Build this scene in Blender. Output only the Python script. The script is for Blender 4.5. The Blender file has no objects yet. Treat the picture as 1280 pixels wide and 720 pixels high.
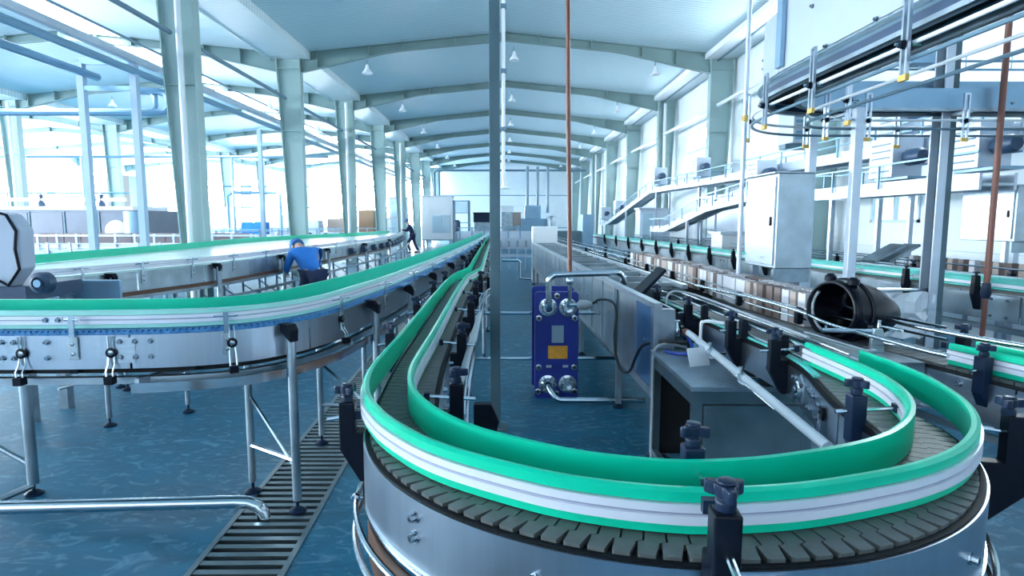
import bpy, bmesh, math, random
from mathutils import Vector, Matrix
random.seed(7)
S = bpy.context.scene
COL = S.collection
PI = math.pi

# ------------------------------------------------------------------ camera, world, light, exposure
cam_d = bpy.data.cameras.new('camera')
cam = bpy.data.objects.new('camera', cam_d)
COL.objects.link(cam)
cam_d.sensor_width = 36.0
cam_d.lens = 760.0 / 1280.0 * 36.0
cam_d.clip_start = 0.05
cam_d.clip_end = 300
cam.location = (0, 0, 1.65)
cam.rotation_euler = (PI / 2 - math.atan(84 / 760.0), 0, -math.atan(8 / 760.0))
S.camera = cam

world = bpy.data.worlds.new('world')
S.world = world
world.use_nodes = True
bg = world.node_tree.nodes['Background']
bg.inputs['Color'].default_value = (0.70, 0.88, 1.0, 1)
bg.inputs['Strength'].default_value = 0.75
S.view_settings.view_transform = 'Standard'
S.view_settings.look = 'None'
S.view_settings.gamma = 1.0
S.view_settings.use_curve_mapping = False
S.view_settings.exposure = 0.05
WINDOW_STRENGTH = 36.0
REAR_FILL_STRENGTH = 1.0
SKYLIGHT_STRENGTH = 14.0

# ------------------------------------------------------------------ materials
def pm(name, col, rough=0.5, metal=0.0, var=0.0, scale=6.0, stretch=(1, 1, 1), bump=0.0, rvar=0.0, emit=None, spec=None, trans=0.0, coat=0.0, col2=None):
    m = bpy.data.materials.new(name)
    m.use_nodes = True
    nt = m.node_tree
    b = nt.nodes['Principled BSDF']
    b.inputs['Base Color'].default_value = (*col, 1)
    b.inputs['Roughness'].default_value = rough
    b.inputs['Metallic'].default_value = metal
    if spec is not None: b.inputs['Specular IOR Level'].default_value = spec
    if coat: b.inputs['Coat Weight'].default_value = coat
    if trans: b.inputs['Transmission Weight'].default_value = trans
    if emit:
        b.inputs['Emission Color'].default_value = (*emit[0], 1)
        b.inputs['Emission Strength'].default_value = emit[1]
    if var or bump or rvar:
        tc = nt.nodes.new('ShaderNodeTexCoord')
        mp = nt.nodes.new('ShaderNodeMapping')
        mp.inputs['Scale'].default_value = stretch
        nz = nt.nodes.new('ShaderNodeTexNoise')
        nz.inputs['Scale'].default_value = scale
        nz.inputs['Detail'].default_value = 4
        nt.links.new(tc.outputs['Object'], mp.inputs['Vector'])
        nt.links.new(mp.outputs['Vector'], nz.inputs['Vector'])
        if var:
            mx = nt.nodes.new('ShaderNodeMix')
            mx.data_type = 'RGBA'
            c2 = col2 or tuple(c * (1 - var) for c in col)
            mx.inputs['A'].default_value = (*c2, 1)
            mx.inputs['B'].default_value = (*(min(1, c * (1 + var * .4)) for c in col), 1)
            rmp = nt.nodes.new('ShaderNodeMapRange')
            rmp.inputs['From Min'].default_value = 0.3
            rmp.inputs['From Max'].default_value = 0.7
            nt.links.new(nz.outputs['Fac'], rmp.inputs['Value'])
            nt.links.new(rmp.outputs['Result'], mx.inputs['Factor'])
            nt.links.new(mx.outputs['Result'], b.inputs['Base Color'])
        if rvar:
            mr = nt.nodes.new('ShaderNodeMapRange')
            mr.inputs['To Min'].default_value = max(0.02, rough - rvar)
            mr.inputs['To Max'].default_value = rough + rvar
            nt.links.new(nz.outputs['Fac'], mr.inputs['Value'])
            nt.links.new(mr.outputs['Result'], b.inputs['Roughness'])
        if bump:
            bp = nt.nodes.new('ShaderNodeBump')
            bp.inputs['Strength'].default_value = bump
            bp.inputs['Distance'].default_value = 0.01
            nt.links.new(nz.outputs['Fac'], bp.inputs['Height'])
            nt.links.new(bp.outputs['Normal'], b.inputs['Normal'])
    return m

def ribbed(name, col, rough, axis, freq, depth):
    m = pm(name, col, rough)
    nt = m.node_tree
    b = nt.nodes['Principled BSDF']
    tc = nt.nodes.new('ShaderNodeTexCoord')
    wv = nt.nodes.new('ShaderNodeTexWave')
    wv.bands_direction = axis
    wv.inputs['Scale'].default_value = freq
    nt.links.new(tc.outputs['Object'], wv.inputs['Vector'])
    bp = nt.nodes.new('ShaderNodeBump')
    bp.inputs['Strength'].default_value = depth
    bp.inputs['Distance'].default_value = 0.02
    nt.links.new(wv.outputs['Fac'], bp.inputs['Height'])
    nt.links.new(bp.outputs['Normal'], b.inputs['Normal'])
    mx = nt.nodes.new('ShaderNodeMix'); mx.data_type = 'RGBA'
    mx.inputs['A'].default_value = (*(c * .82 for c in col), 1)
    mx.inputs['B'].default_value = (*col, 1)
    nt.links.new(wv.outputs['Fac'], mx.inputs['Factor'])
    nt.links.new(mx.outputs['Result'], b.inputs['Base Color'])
    return m

M = {}
M['steel'] = pm('brushed_steel', (.60, .67, .74), .30, 1, var=.18, scale=5, stretch=(1, 1, 30), rvar=.08)
M['steel_v'] = pm('brushed_steel_upright', (.50, .57, .65), .30, 1, var=.06, scale=5, stretch=(9, 9, .4), rvar=.05)
M['steel_d'] = pm('dull_steel', (.34, .42, .48), .42, .9, var=.3, scale=7, rvar=.12)
M['steel_m'] = pm('mottled_steel', (.42, .50, .55), .36, 1, var=.3, scale=4, rvar=.12)
M['chrome'] = pm('polished_tube', (.60, .67, .72), .16, 1)
M['black'] = pm('black_plastic', (.005, .008, .016), .36, spec=.16)
M['navy'] = pm('dark_navy_plastic', (.008, .020, .05), .34, spec=.25)
M['rubber'] = pm('black_rubber', (.005, .007, .010), .55, spec=.12)
M['gloss_black'] = pm('glossy_black_shell', (.004, .006, .013), .25, spec=.22, bump=.15, var=.2, scale=9)
M['green'] = pm('green_guide_plastic', (.0, .56, .34), .30, spec=.4, var=.08, scale=3)
M['aqua'] = pm('aqua_guide_plastic', (.10, .62, .55), .35, var=.25, scale=4)
M['profile'] = pm('pale_guide_profile', (.80, .82, .90), .34, .25)
M['groove'] = pm('grey_guide_groove', (.34, .36, .48), .4, .3)
M['link'] = pm('grey_chain_link', (.105, .118, .118), .45, var=.2, scale=30)
M['blue_belt'] = pm('blue_belt', (.01, .10, .30), .35, var=.5, scale=40, col2=(.08, .30, .58))
M['brown'] = pm('brown_guide_strip', (.10, .045, .025), .45)
M['bolt'] = pm('bolt_steel', (.38, .43, .48), .22, 1)
M['white'] = pm('white_paint', (.80, .84, .88), .5)
M['panel_pale'] = pm('pale_coated_panel', (.56, .63, .72), .35, .35, var=.06, scale=3)
M['panel_blue'] = pm('blue_grey_panel', (.26, .42, .56), .38, .5, var=.1, scale=3)
M['wall'] = pm('white_wall_panel', (.83, .89, .93), .6, var=.04, scale=2)
M['column'] = pm('pale_green_grey_paint', (.33, .46, .46), .45, var=.05, scale=2)
M['rafter'] = pm('rafter_paint', (.19, .29, .29), .5, var=.05, scale=2)  # column paint darkened: backlit shade of the beams put into the colour
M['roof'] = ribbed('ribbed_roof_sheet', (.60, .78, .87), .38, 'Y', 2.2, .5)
M['roof_l'] = ribbed('ribbed_roof_sheet_pale', (.70, .82, .87), .45, 'Y', 2.2, .4)  # paler copy of the roof sheet: daylight put into the colour
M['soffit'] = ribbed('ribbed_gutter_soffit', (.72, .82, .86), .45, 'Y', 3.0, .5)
M['pane'] = pm('bright_daylit_pane', (.9, .95, 1), .5, emit=((.86, .95, 1), WINDOW_STRENGTH))
M['rear_pane'] = pm('daylit_rear_pane', (.9, .95, 1), .5, emit=((.84, .93, 1), REAR_FILL_STRENGTH))  # added glow from unseen panes behind the camera
M['skylight'] = pm('bright_skylight_sheet', (.9, .95, 1), .5, emit=((.92, .97, 1), SKYLIGHT_STRENGTH))
M['frame'] = pm('window_frame_paint', (.55, .68, .78), .5)
M['bluepaint'] = pm('deep_blue_paint', (.012, .03, .26), .38, var=.15, scale=5)
M['orange'] = pm('orange_label', (.85, .36, .03), .5, var=.12, scale=30)
M['grey_plate'] = pm('grey_name_plate', (.30, .42, .50), .45, .2)
M['red'] = pm('red_brown_pipe_paint', (.24, .085, .06), .45, var=.2, scale=5)
M['post'] = pm('slate_post_paint', (.085, .15, .18), .5, .2, var=.15, scale=4)
M['pipe_d'] = pm('dark_strut_paint', (.12, .21, .28), .45)
M['pipe_b'] = pm('blue_grey_pipe', (.24, .40, .54), .35, .6)
M['yellow'] = pm('yellow_end_cap', (.72, .45, .10), .5)
M['cable'] = pm('black_cable', (.008, .01, .014), .5)
M['hose_b'] = pm('blue_hose', (.02, .07, .45), .35)
M['hose_g'] = pm('grey_hose', (.35, .40, .44), .5)
M['card_w'] = pm('white_carton', (.62, .62, .66), .7)
M['card_b'] = pm('brown_carton', (.40, .33, .30), .75)
M['card_d'] = pm('dark_brown_carton', (.16, .12, .11), .75)
M['crate'] = pm('taupe_crate_plastic', (.24, .20, .22), .55)
M['skin'] = pm('skin', (.50, .32, .25), .6)
M['cloth_n'] = pm('navy_workwear', (.012, .022, .07), .85)
M['cloth_b'] = pm('bright_blue_workwear', (.02, .19, .60), .8)
M['cap'] = pm('blue_cap_cloth', (.04, .16, .42), .8)
M['shoe'] = pm('black_shoe', (.01, .01, .012), .5)
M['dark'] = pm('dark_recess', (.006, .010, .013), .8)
M['blue_film'] = pm('blue_film_on_steel', (.05, .16, .34), .3, .5, var=.2, scale=6)
M['wood'] = pm('brown_pallet_board', (.30, .20, .13), .7)
M['rail_aqua'] = pm('pale_aqua_guide_plastic', (.36, .76, .69), .35)
M['steel_dk'] = pm('dark_stained_steel', (.20, .27, .30), .38, .95, var=.25, scale=4, rvar=.1)
M['hood_pale'] = pm('pale_hood_paint', (.42, .49, .60), .5)
M['panel_mid'] = pm('mid_grey_panel', (.15, .17, .22), .4, .2, var=.08, scale=3)
M['pale_belt'] = pm('pale_aqua_belt', (.50, .70, .70), .35, var=.15, scale=3)
M['post_blue'] = pm('pale_blue_post_paint', (.38, .50, .64), .45)
M['trough_in'] = pm('dark_wet_steel', (.10, .15, .17), .45, .8)  # darker steel for the trough's inner faces
M['glassy'] = pm('tinted_machine_window', (.45, .62, .72), .12, .2)
M['motor'] = pm('blue_grey_motor_paint', (.025, .06, .12), .45)
M['lampw'] = pm('white_lamp_shade', (.85, .88, .92), .3)
M['fl_o'] = pm('orange_part', (.6, .22, .03), .5)

def floor_mat():
    m = bpy.data.materials.new('blue_epoxy_floor'); m.use_nodes = True
    nt = m.node_tree; b = nt.nodes['Principled BSDF']; L = nt.links.new; b.inputs['Specular IOR Level'].default_value = .2
    tc = nt.nodes.new('ShaderNodeTexCoord')
    mp = nt.nodes.new('ShaderNodeMapping'); mp.inputs['Scale'].default_value = (1, 1.7, 1); mp.inputs['Rotation'].default_value = (0, 0, .5)
    n1 = nt.nodes.new('ShaderNodeTexNoise'); n1.inputs['Scale'].default_value = 1.6; n1.inputs['Detail'].default_value = 8; n1.inputs['Roughness'].default_value = .65; n1.inputs['Distortion'].default_value = 1.2
    n2 = nt.nodes.new('ShaderNodeTexNoise'); n2.inputs['Scale'].default_value = 4.5; n2.inputs['Detail'].default_value = 7; n2.inputs['Distortion'].default_value = 2.5
    L(tc.outputs['Object'], mp.inputs['Vector']); L(mp.outputs['Vector'], n1.inputs['Vector']); L(mp.outputs['Vector'], n2.inputs['Vector'])
    cr = nt.nodes.new('ShaderNodeValToRGB'); e = cr.color_ramp.elements
    e[0].position = .28; e[0].color = (.004, .080, .145, 1); e[1].position = .72; e[1].color = (.024, .175, .285, 1)
    L(n1.outputs['Fac'], cr.inputs['Fac'])
    mx = nt.nodes.new('ShaderNodeMix'); mx.data_type = 'RGBA'; mx.inputs['B'].default_value = (.18, .39, .53, 1)
    r2 = nt.nodes.new('ShaderNodeMapRange'); r2.inputs['From Min'].default_value = .52; r2.inputs['From Max'].default_value = .74
    r2.inputs['To Max'].default_value = .55
    L(n2.outputs['Fac'], r2.inputs['Value']); L(r2.outputs['Result'], mx.inputs['Factor']); L(cr.outputs['Color'], mx.inputs['A']); L(mx.outputs['Result'], b.inputs['Base Color'])
    r3 = nt.nodes.new('ShaderNodeMapRange'); r3.inputs['To Min'].default_value = .28; r3.inputs['To Max'].default_value = .55
    L(n1.outputs['Fac'], r3.inputs['Value']); L(r3.outputs['Result'], b.inputs['Roughness'])
    return m
M['floor'] = floor_mat()

# ------------------------------------------------------------------ mesh helpers
WL = {}
KIDS = {}
class MB:
    def __init__(s): s.v = []; s.f = []
    def add(s, vs, fs):
        k = len(s.v); s.v += [tuple(v) for v in vs]; s.f += [tuple(i + k for i in f) for f in fs]; return s
    def box(s, x0, x1, y0, y1, z0, z1):
        return s.add([(x0, y0, z0), (x1, y0, z0), (x1, y1, z0), (x0, y1, z0), (x0, y0, z1), (x1, y0, z1), (x1, y1, z1), (x0, y1, z1)],
                     [(0, 3, 2, 1), (4, 5, 6, 7), (0, 1, 5, 4), (1, 2, 6, 5), (2, 3, 7, 6), (3, 0, 4, 7)])
    def obox(s, c, size, rz=0.0, rx=0.0, ry=0.0):
        R = Matrix.Rotation(rz, 3, 'Z') @ Matrix.Rotation(ry, 3, 'Y') @ Matrix.Rotation(rx, 3, 'X')
        hx, hy, hz = (d / 2 for d in size); C = Vector(c)
        vs = [C + R @ Vector((a * hx, b * hy, d * hz)) for d in (-1, 1) for a, b in ((-1, -1), (1, -1), (1, 1), (-1, 1))]
        return s.add(vs, [(0, 3, 2, 1), (4, 5, 6, 7), (0, 1, 5, 4), (1, 2, 6, 5), (2, 3, 7, 6), (3, 0, 4, 7)])
    def bar(s, p0, p1, w, h):
        p0, p1 = Vector(p0), Vector(p1); d = (p1 - p0).normalized()
        up = Vector((0, 0, 1)) if abs(d.z) < .9 else Vector((0, 1, 0))
        a = d.cross(up).normalized(); b = a.cross(d).normalized()
        vs = [p + a * (i * w / 2) + b * (j * h / 2) for p in (p0, p1) for i, j in ((-1, -1), (1, -1), (1, 1), (-1, 1))]
        return s.add(vs, [(0, 3, 2, 1), (4, 5, 6, 7), (0, 1, 5, 4), (1, 2, 6, 5), (2, 3, 7, 6), (3, 0, 4, 7)])
    def tube(s, pts, r, n=8):
        pts = [Vector(p) for p in pts]; rings = []; a = None
        for i, p in enumerate(pts):
            t = (pts[min(i + 1, len(pts) - 1)] - pts[max(i - 1, 0)]).normalized()
            if a is None:
                a = t.cross(Vector((0, 0, 1)) if abs(t.z) < .9 else Vector((0, 1, 0))).normalized()
            else:
                a = (a - t * a.dot(t)).normalized()
            b = t.cross(a); rr = r[i] if isinstance(r, (list, tuple)) else r
            rings.append([p + (a * math.cos(2 * PI * k / n) + b * math.sin(2 * PI * k / n)) * rr for k in range(n)])
        vs = [v for g in rings for v in g]; fs = []
        for i in range(len(rings) - 1):
            for k in range(n):
                fs.append((i * n + k, i * n + (k + 1) % n, (i + 1) * n + (k + 1) % n, (i + 1) * n + k))
        fs.append(tuple(range(n))[::-1]); m = (len(rings) - 1) * n; fs.append(tuple(m + k for k in range(n)))
        return s.add(vs, fs)
    def cyl(s, p0, p1, r, n=10, r1=None):
        return s.tube([p0, p1], [r, r if r1 is None else r1], n)
    def lathe(s, c, prof, n=16, axis=(0, 0, 1)):
        ax = Vector(axis).normalized(); a = ax.cross(Vector((0, 1, 0)) if abs(ax.y) < .9 else Vector((1, 0, 0))).normalized(); b = ax.cross(a); C = Vector(c)
        vs = []; fs = []
        for r, z in prof:
            vs += [C + ax * z + (a * math.cos(2 * PI * k / n) + b * math.sin(2 * PI * k / n)) * max(r, 1e-4) for k in range(n)]
        for i in range(len(prof) - 1):
            for k in range(n): fs.append((i * n + k, i * n + (k + 1) % n, (i + 1) * n + (k + 1) % n, (i + 1) * n + k))
        fs.append(tuple(range(n))[::-1]); m = (len(prof) - 1) * n; fs.append(tuple(m + k for k in range(n)))
        return s.add(vs, fs)
    def sweep(s, fr, prof, caps=True):
        """fr: frames (p, n) in plan; prof: closed polygon of (offset along n, z)."""
        m = len(prof); vs = []; fs = []
        for p, nn in fr:
            vs += [(p[0] + nn[0] * o, p[1] + nn[1] * o, z) for o, z in prof]
        for i in range(len(fr) - 1):
            for k in range(m): fs.append((i * m + k, i * m + (k + 1) % m, (i + 1) * m + (k + 1) % m, (i + 1) * m + k))
        if caps:
            fs.append(tuple(range(m))[::-1]); q = (len(fr) - 1) * m; fs.append(tuple(q + k for k in range(m)))
        return s.add(vs, fs)
    def prism(s, poly, fn, a, b):
        """poly: 2-d outline; fn(u, v, t) gives the point; t runs a..b."""
        m = len(poly)
        vs = [fn(u, v, a) for u, v in poly] + [fn(u, v, b) for u, v in poly]
        fs = [tuple(range(m))[::-1], tuple(range(m, 2 * m))] + [(k, (k + 1) % m, m + (k + 1) % m, m + k) for k in range(m)]
        return s.add(vs, fs)
    def build(s, name, mat, parent=None, smooth=False, bevel=0.0):
        off = Vector(WL.get(parent.name, (0, 0, 0))) if parent else Vector((0, 0, 0))
        me = bpy.data.meshes.new(name)
        me.from_pydata([tuple(Vector(v) - off) for v in s.v], [], s.f)
        bm = bmesh.new(); bm.from_mesh(me); bmesh.ops.recalc_face_normals(bm, faces=bm.faces); bm.to_mesh(me); bm.free()
        if smooth:
            for p in me.polygons: p.use_smooth = True
            me.set_sharp_from_angle(angle=math.radians(38))
        me.materials.append(M[mat] if isinstance(mat, str) else mat)
        o = bpy.data.objects.new(name, me); COL.objects.link(o)
        if parent:
            o.parent = parent; WL[o.name] = tuple(off); KIDS.setdefault(parent.name, []).append(o)
        if bevel:
            b = o.modifiers.new('bevel', 'BEVEL'); b.width = bevel; b.segments = 2; b.limit_method = 'ANGLE'
        return o

def tag(o, label, cat, group=None, kind=None):
    o['label'] = label; o['category'] = cat
    if group: o['group'] = group
    if kind: o['kind'] = kind
    return o
def thing(name, label, cat, loc=(0, 0, 0), group=None, kind=None):
    o = bpy.data.objects.new(name, None); COL.objects.link(o)
    o.location = loc; o.empty_display_size = .1; WL[o.name] = tuple(loc)
    return tag(o, label, cat, group, kind)
def struct(name, mb, mat, label, cat, smooth=False):
    return tag(mb.build(name, mat, None, smooth), label, cat, None, 'structure')
def copy_tree(o, parent=None):
    c = o.copy(); COL.objects.link(c)
    if parent is not None:
        c.parent = parent; KIDS.setdefault(parent.name, []).append(c)
    for ch in list(KIDS.get(o.name, ())): copy_tree(ch, c)
    return c
def clone(o, loc, label=None, group=None, rz=None):
    c = copy_tree(o); c.location = loc; WL[c.name] = tuple(loc)
    if label: c['label'] = label
    if group: c['group'] = group
    if rz is not None: c.rotation_euler = (0, 0, rz)
    return c

def sp(pts, n=5):
    """a smooth 3-d curve through points"""
    P = [Vector(p) for p in pts]; P = [P[0] * 2 - P[1]] + P + [P[-1] * 2 - P[-2]]; out = []
    for i in range(1, len(P) - 2):
        a, b, c, d = P[i - 1:i + 3]
        for k in range(n):
            t = k / n; out.append(.5 * ((2 * b) + (c - a) * t + (2 * a - 5 * b + 4 * c - d) * t * t + (3 * b - a - 3 * c + d) * t ** 3))
    return out + [P[-2]]
def catmull(pts, step):
    P = [Vector((p[0], p[1], 0)) for p in pts]; P = [P[0] * 2 - P[1]] + P + [P[-1] * 2 - P[-2]]; out = []
    for i in range(1, len(P) - 2):
        a, b, c, d = P[i - 1:i + 3]; n = max(4, int((c - b).length / .01))
        for k in range(n):
            t = k / n
            out.append(.5 * ((2 * b) + (c - a) * t + (2 * a - 5 * b + 4 * c - d) * t * t + (3 * b - a - 3 * c + d) * t ** 3))
    out.append(P[-2]); res = [out[0]]; acc = 0.0
    for i in range(1, len(out)):
        seg = (out[i] - out[i - 1]).length; q = out[i - 1]
        while acc + seg >= step:
            q = q + (out[i] - q) * ((step - acc) / seg); res.append(q.copy()); seg = (out[i] - q).length; acc = 0.0
        acc += seg
    return res
def frames(path, smooth=2):
    fr = []
    for i, p in enumerate(path):
        t = (path[min(i + smooth, len(path) - 1)] - path[max(i - smooth, 0)]).normalized()
        fr.append(((p.x, p.y), (t.y, -t.x)))
    return fr
def thin(fr, tol=.0012):
    """drop frames where the run is straight"""
    keep = [0]; n = len(fr)
    for i in range(1, n - 1):
        a = fr[keep[-1]][1]; b = fr[i][1]
        if abs(a[0] * b[1] - a[1] * b[0]) > .035 or i - keep[-1] > 40: keep.append(i)
    keep.append(n - 1)
    return [fr[i] for i in keep]
def at(fr, i, off, z): p, n = fr[i]; return (p[0] + n[0] * off, p[1] + n[1] * off, z)
# ------------------------------------------------------------------ the building
XL, XR = -6.15, 6.2          # column rows of the middle hall
XLL = -18.9                  # column row between the left hall and the third hall
YB = 56.0
BAYS = [12, 18, 24, 30, 36, 42, 48, 54]
EAVE, RIDGE = 6.42, 6.98
# drain channel axis in plan (slightly skewed to the building, like all the conveyors)
def drain_x(y): return -1.49 - .035 * (y - 2.7)
DW = .44
fl = MB()
y0, y1 = -3.0, 24.0
fl.add([(-34, -9, 0), (9, -9, 0), (9, -3, 0), (-34, -3, 0)], [(0, 1, 2, 3)])
fl.add([(-34, -3, 0), (drain_x(y0), y0, 0), (drain_x(y1), y1, 0), (-34, y1, 0)], [(0, 1, 2, 3)])
fl.add([(drain_x(y0) + DW, y0, 0), (9, -3, 0), (9, y1, 0), (drain_x(y1) + DW, y1, 0)], [(0, 1, 2, 3)])
fl.add([(-34, y1, 0), (9, y1, 0), (9, YB, 0), (-34, YB, 0)], [(0, 1, 2, 3)])
floor = struct('floor', fl, 'floor', 'worn blue epoxy factory floor with pale smears', 'floor')
pit = MB()
pit.add([(drain_x(y0), y0, -.16), (drain_x(y0) + DW, y0, -.16), (drain_x(y1) + DW, y1, -.16), (drain_x(y1), y1, -.16),
         (drain_x(y0), y0, 0), (drain_x(y0) + DW, y0, 0), (drain_x(y1) + DW, y1, 0), (drain_x(y1), y1, 0)],
        [(0, 1, 2, 3), (0, 3, 7, 4), (1, 5, 6, 2), (0, 4, 5, 1), (3, 2, 6, 7)])
pit.build('drain_channel', 'dark', floor)

# walls
w = MB().box(-34, 9, YB, YB + .2, 0, 9)
wall_back = struct('wall_back', w, 'wall', 'white end wall of the hall far behind the machines', 'wall')
MB().box(-5.9, 5.9, YB - .06, YB, 3.9, 3.98).build('wall_rail', 'pipe_b', wall_back)
for k, a in enumerate((-32, -27.5, -23, -17.8, -13.6, -9.6)):     # glazing added on the end wall to brighten the far halls
    o = struct('window_%d' % (k + 20), MB().box(a - .06, a + 3.56, YB - .08, YB, 1.1, 1.18).box(a - .06, a + 3.56, YB - .08, YB, 5.3, 5.38).box(a - .06, a, YB - .08, YB, 1.1, 5.3).box(a + 3.5, a + 3.56, YB - .08, YB, 1.1, 5.3).box(a + 1.72, a + 1.78, YB - .08, YB, 1.1, 5.3), 'frame', '%s bright window of the distant end wall in the left halls' % ['farthest left', 'second from left', 'third from left', 'fourth from left', 'fifth from left', 'rightmost'][k], 'window')
    for b in (a, a + 1.78): MB().box(b, b + 1.72, YB - .05, YB - .03, 1.18, 5.3).build('pane', 'pane', o)

# right wall with openings for its windows
WX = 6.62
wins = [(9.7, 11.0, 1.62, 2.32), (7.6, 9.4, 4.35, 6.0), (20.2, 22.3, 4.05, 4.75), (26.2, 28.3, 4.05, 4.75), (32.2, 34.3, 4.05, 4.75), (38.2, 40.3, 4.05, 4.75), (13.6, 15.4, 4.9, 5.7)]
w = MB()
ys = sorted({-9.0, YB} | {a for q in wins for a in q[:2]})
for a, b in zip(ys, ys[1:]):
    cuts = sorted([(q[2], q[3]) for q in wins if q[0] <= a + 1e-6 and q[1] >= b - 1e-6]); z = 0.0
    for c, d in cuts: w.box(WX, WX + .12, a, b, z, c); z = d
    w.box(WX, WX + .12, a, b, z, 7.0)
wall_right = struct('wall_right', w, 'wall', 'white panelled side wall behind the right hand machines', 'wall')
for k, z in enumerate((1.2, 3.3, 5.2)):
    MB().box(WX - .012, WX, -9, YB, z, z + .012).build('panel_seam', 'frame', wall_right)
wl = ['window onto trees low on the right wall beside the leaning I beam', 'tall bright window high in the right wall top corner', 'small square window high on right wall behind second column',
      'small square window high on right wall behind third column', 'small square window high on right wall behind fourth column', 'small square window high on right wall behind fifth column', 'high right wall window hidden partly by the overhead conveyor']
M['view'] = pm('pane_with_foliage_outside', (.8, .92, .9), .4, var=.5, scale=5, col2=(.35, .55, .45), emit=((.75, .92, .9), .9))
for k, (a, b, c, d) in enumerate(wins):
    f = MB()
    for (p, q, r, s_) in ((a, a + .05, c, d), (b - .05, b, c, d), (a, b, c, c + .05), (a, b, d - .05, d)): f.box(WX - .03, WX + .1, p, q, r, s_)
    f.box(WX - .02, WX + .08, (a + b) / 2 - .02, (a + b) / 2 + .02, c, d)
    wd = struct('window_%d' % (k + 1), f, 'frame', wl[k], 'window')
    m = (a + b) / 2
    for p, q in ((a + .05, m - .02), (m + .02, b - .05)):
        MB().box(WX + .05, WX + .06, p, q, c + .05, d - .05).build('pane', 'view' if k == 0 else 'pane', wd)

# left wall of the third hall: low wall and tall daylit glazing
LX = -33.0
lw = MB().box(LX - .2, LX, -9, YB, 0, 1.0).box(LX - .2, LX, -9, YB, 5.6, 7.2)
for y in range(-9, 56, 6): lw.box(LX - .2, LX, y - .35, y + .35, 1.0, 5.6)
wall_left = struct('wall_left', lw, 'wall', 'far left wall glaring with daylight', 'wall')
for k, y in enumerate(range(-9, 51, 6)):
    f = MB(); a, b = y + .35, y + 5.65
    for t in range(4): yy = a + (b - a) * t / 3; f.box(LX - .15, LX + .02, yy - .04, yy + .04, 1.0, 5.6)
    for z in (1.0, 3.3, 5.52): f.box(LX - .15, LX + .02, a, b, z, z + .08)
    o = struct('window_%d' % (k + 8), f, 'frame', '%s tall daylit window of the far left wall' % ['hindmost', 'second from hindmost', 'first in view', 'second in view', 'third in view', 'fourth in view', 'fifth in view', 'sixth in view', 'seventh in view', 'eighth in view'][k], 'window')
    for t in range(3):
        ya, yb = a + (b - a) * t / 3 + .04, a + (b - a) * (t + 1) / 3 - .04
        for za, zb in ((1.08, 3.3), (3.38, 5.52)): MB().box(LX - .09, LX - .08, ya, yb, za, zb).build('pane', 'pane', o)

# wall behind the camera; its glowing panes are added to light the foreground
rear = MB().box(-34, 9, -9.2, -9, 0, .9).box(-34, 9, -9.2, -9, 5.2, 7.2)
rx = [-34, -15.5, -13, -10.5, -8, -5.5, -3.2, -.9, 1.4, 3.7, 9]
for a in rx[1:-1]: rear.box(a - .25, a + .25, -9.2, -9, .9, 5.2)
rear.box(-34, -15.5, -9.2, -9, .9, 5.2).box(3.7, 9, -9.2, -9, .9, 5.2)
wall_rear = struct('wall_front', rear, 'wall', 'white wall behind the camera with a row of windows', 'wall')
for a, b in zip(rx[1:-2], rx[2:-1]):
    MB().box(a + .25, b - .25, -9.1, -9.08, .9, 5.2).build('pane', 'rear_pane', wall_rear)
    MB().box(a + .25, b - .25, -9.1, -9.0, 3.0, 3.08).build('glazing_bar', 'frame', wall_rear)
# roofs: sheets per hall
def roof(name, xa, xb, xr, ya, yb, mat, label, hole=None):
    m = MB(); t = .1
    def slope(x0, z0, x1, z1):
        m.add([(x0, ya, z0), (x1, ya, z1), (x1, yb, z1), (x0, yb, z0), (x0, ya, z0 + t), (x1, ya, z1 + t), (x1, yb, z1 + t), (x0, yb, z0 + t)],
              [(0, 3, 2, 1), (4, 5, 6, 7), (0, 1, 5, 4), (1, 2, 6, 5), (2, 3, 7, 6), (3, 0, 4, 7)])
    zf = lambda x: EAVE + (RIDGE - EAVE) * (1 - abs(x - xr) / (xr - xa if x < xr else xb - xr))
    if hole:
        slope(xa, EAVE, xr, RIDGE); slope(xr, RIDGE, hole[0], zf(hole[0])); slope(hole[1], zf(hole[1]), xb, EAVE)
    else:
        slope(xa, EAVE, xr, RIDGE); slope(xr, RIDGE, xb, EAVE)
    o = struct(name, m, mat, label, 'ceiling')
    return o, zf
ceil, zf = roof('ceiling', -5.55, 5.75, 0.0, -9, YB, 'roof', 'blue ribbed metal roof over the middle hall')
ceil_l, zfl = roof('ceiling_left', XLL + .7, -6.7, -12.6, -9, YB, 'roof_l', 'pale ribbed metal roof over the left hall', hole=(-12.5, -10.8))
ceil_ll, zfll = roof('ceiling_far_left', -33.0, XLL - .7, -26, -9, YB, 'roof_l', 'pale ribbed roof over the farthest left hall')
sk = thing('skylight', 'long bright skylight strip along the left hall ridge', 'skylight', (-11.6, -9, 6.7), kind='structure')
for y in range(-9, 56, 3):
    yb = min(y + 2.94, YB)
    m = MB(); m.add([(-12.5, y, zfl(-12.5) + .04), (-10.8, y, zfl(-10.8) + .04), (-10.8, yb, zfl(-10.8) + .04), (-12.5, yb, zfl(-12.5) + .04)], [(0, 1, 2, 3)])
    m.build('skylight_pane', 'skylight', sk)
    MB().box(-12.55, -10.75, y - .06, y, zfl(-12.3) - .03, zfl(-12.3) + .03).build('glazing_bar', 'frame', sk)
for x in (-12.53, -10.77):
    MB().box(x - .03, x + .03, -9, YB, zfl(x) - .03, zfl(x) + .1).build('skylight_kerb', 'pipe_d', sk)
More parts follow.
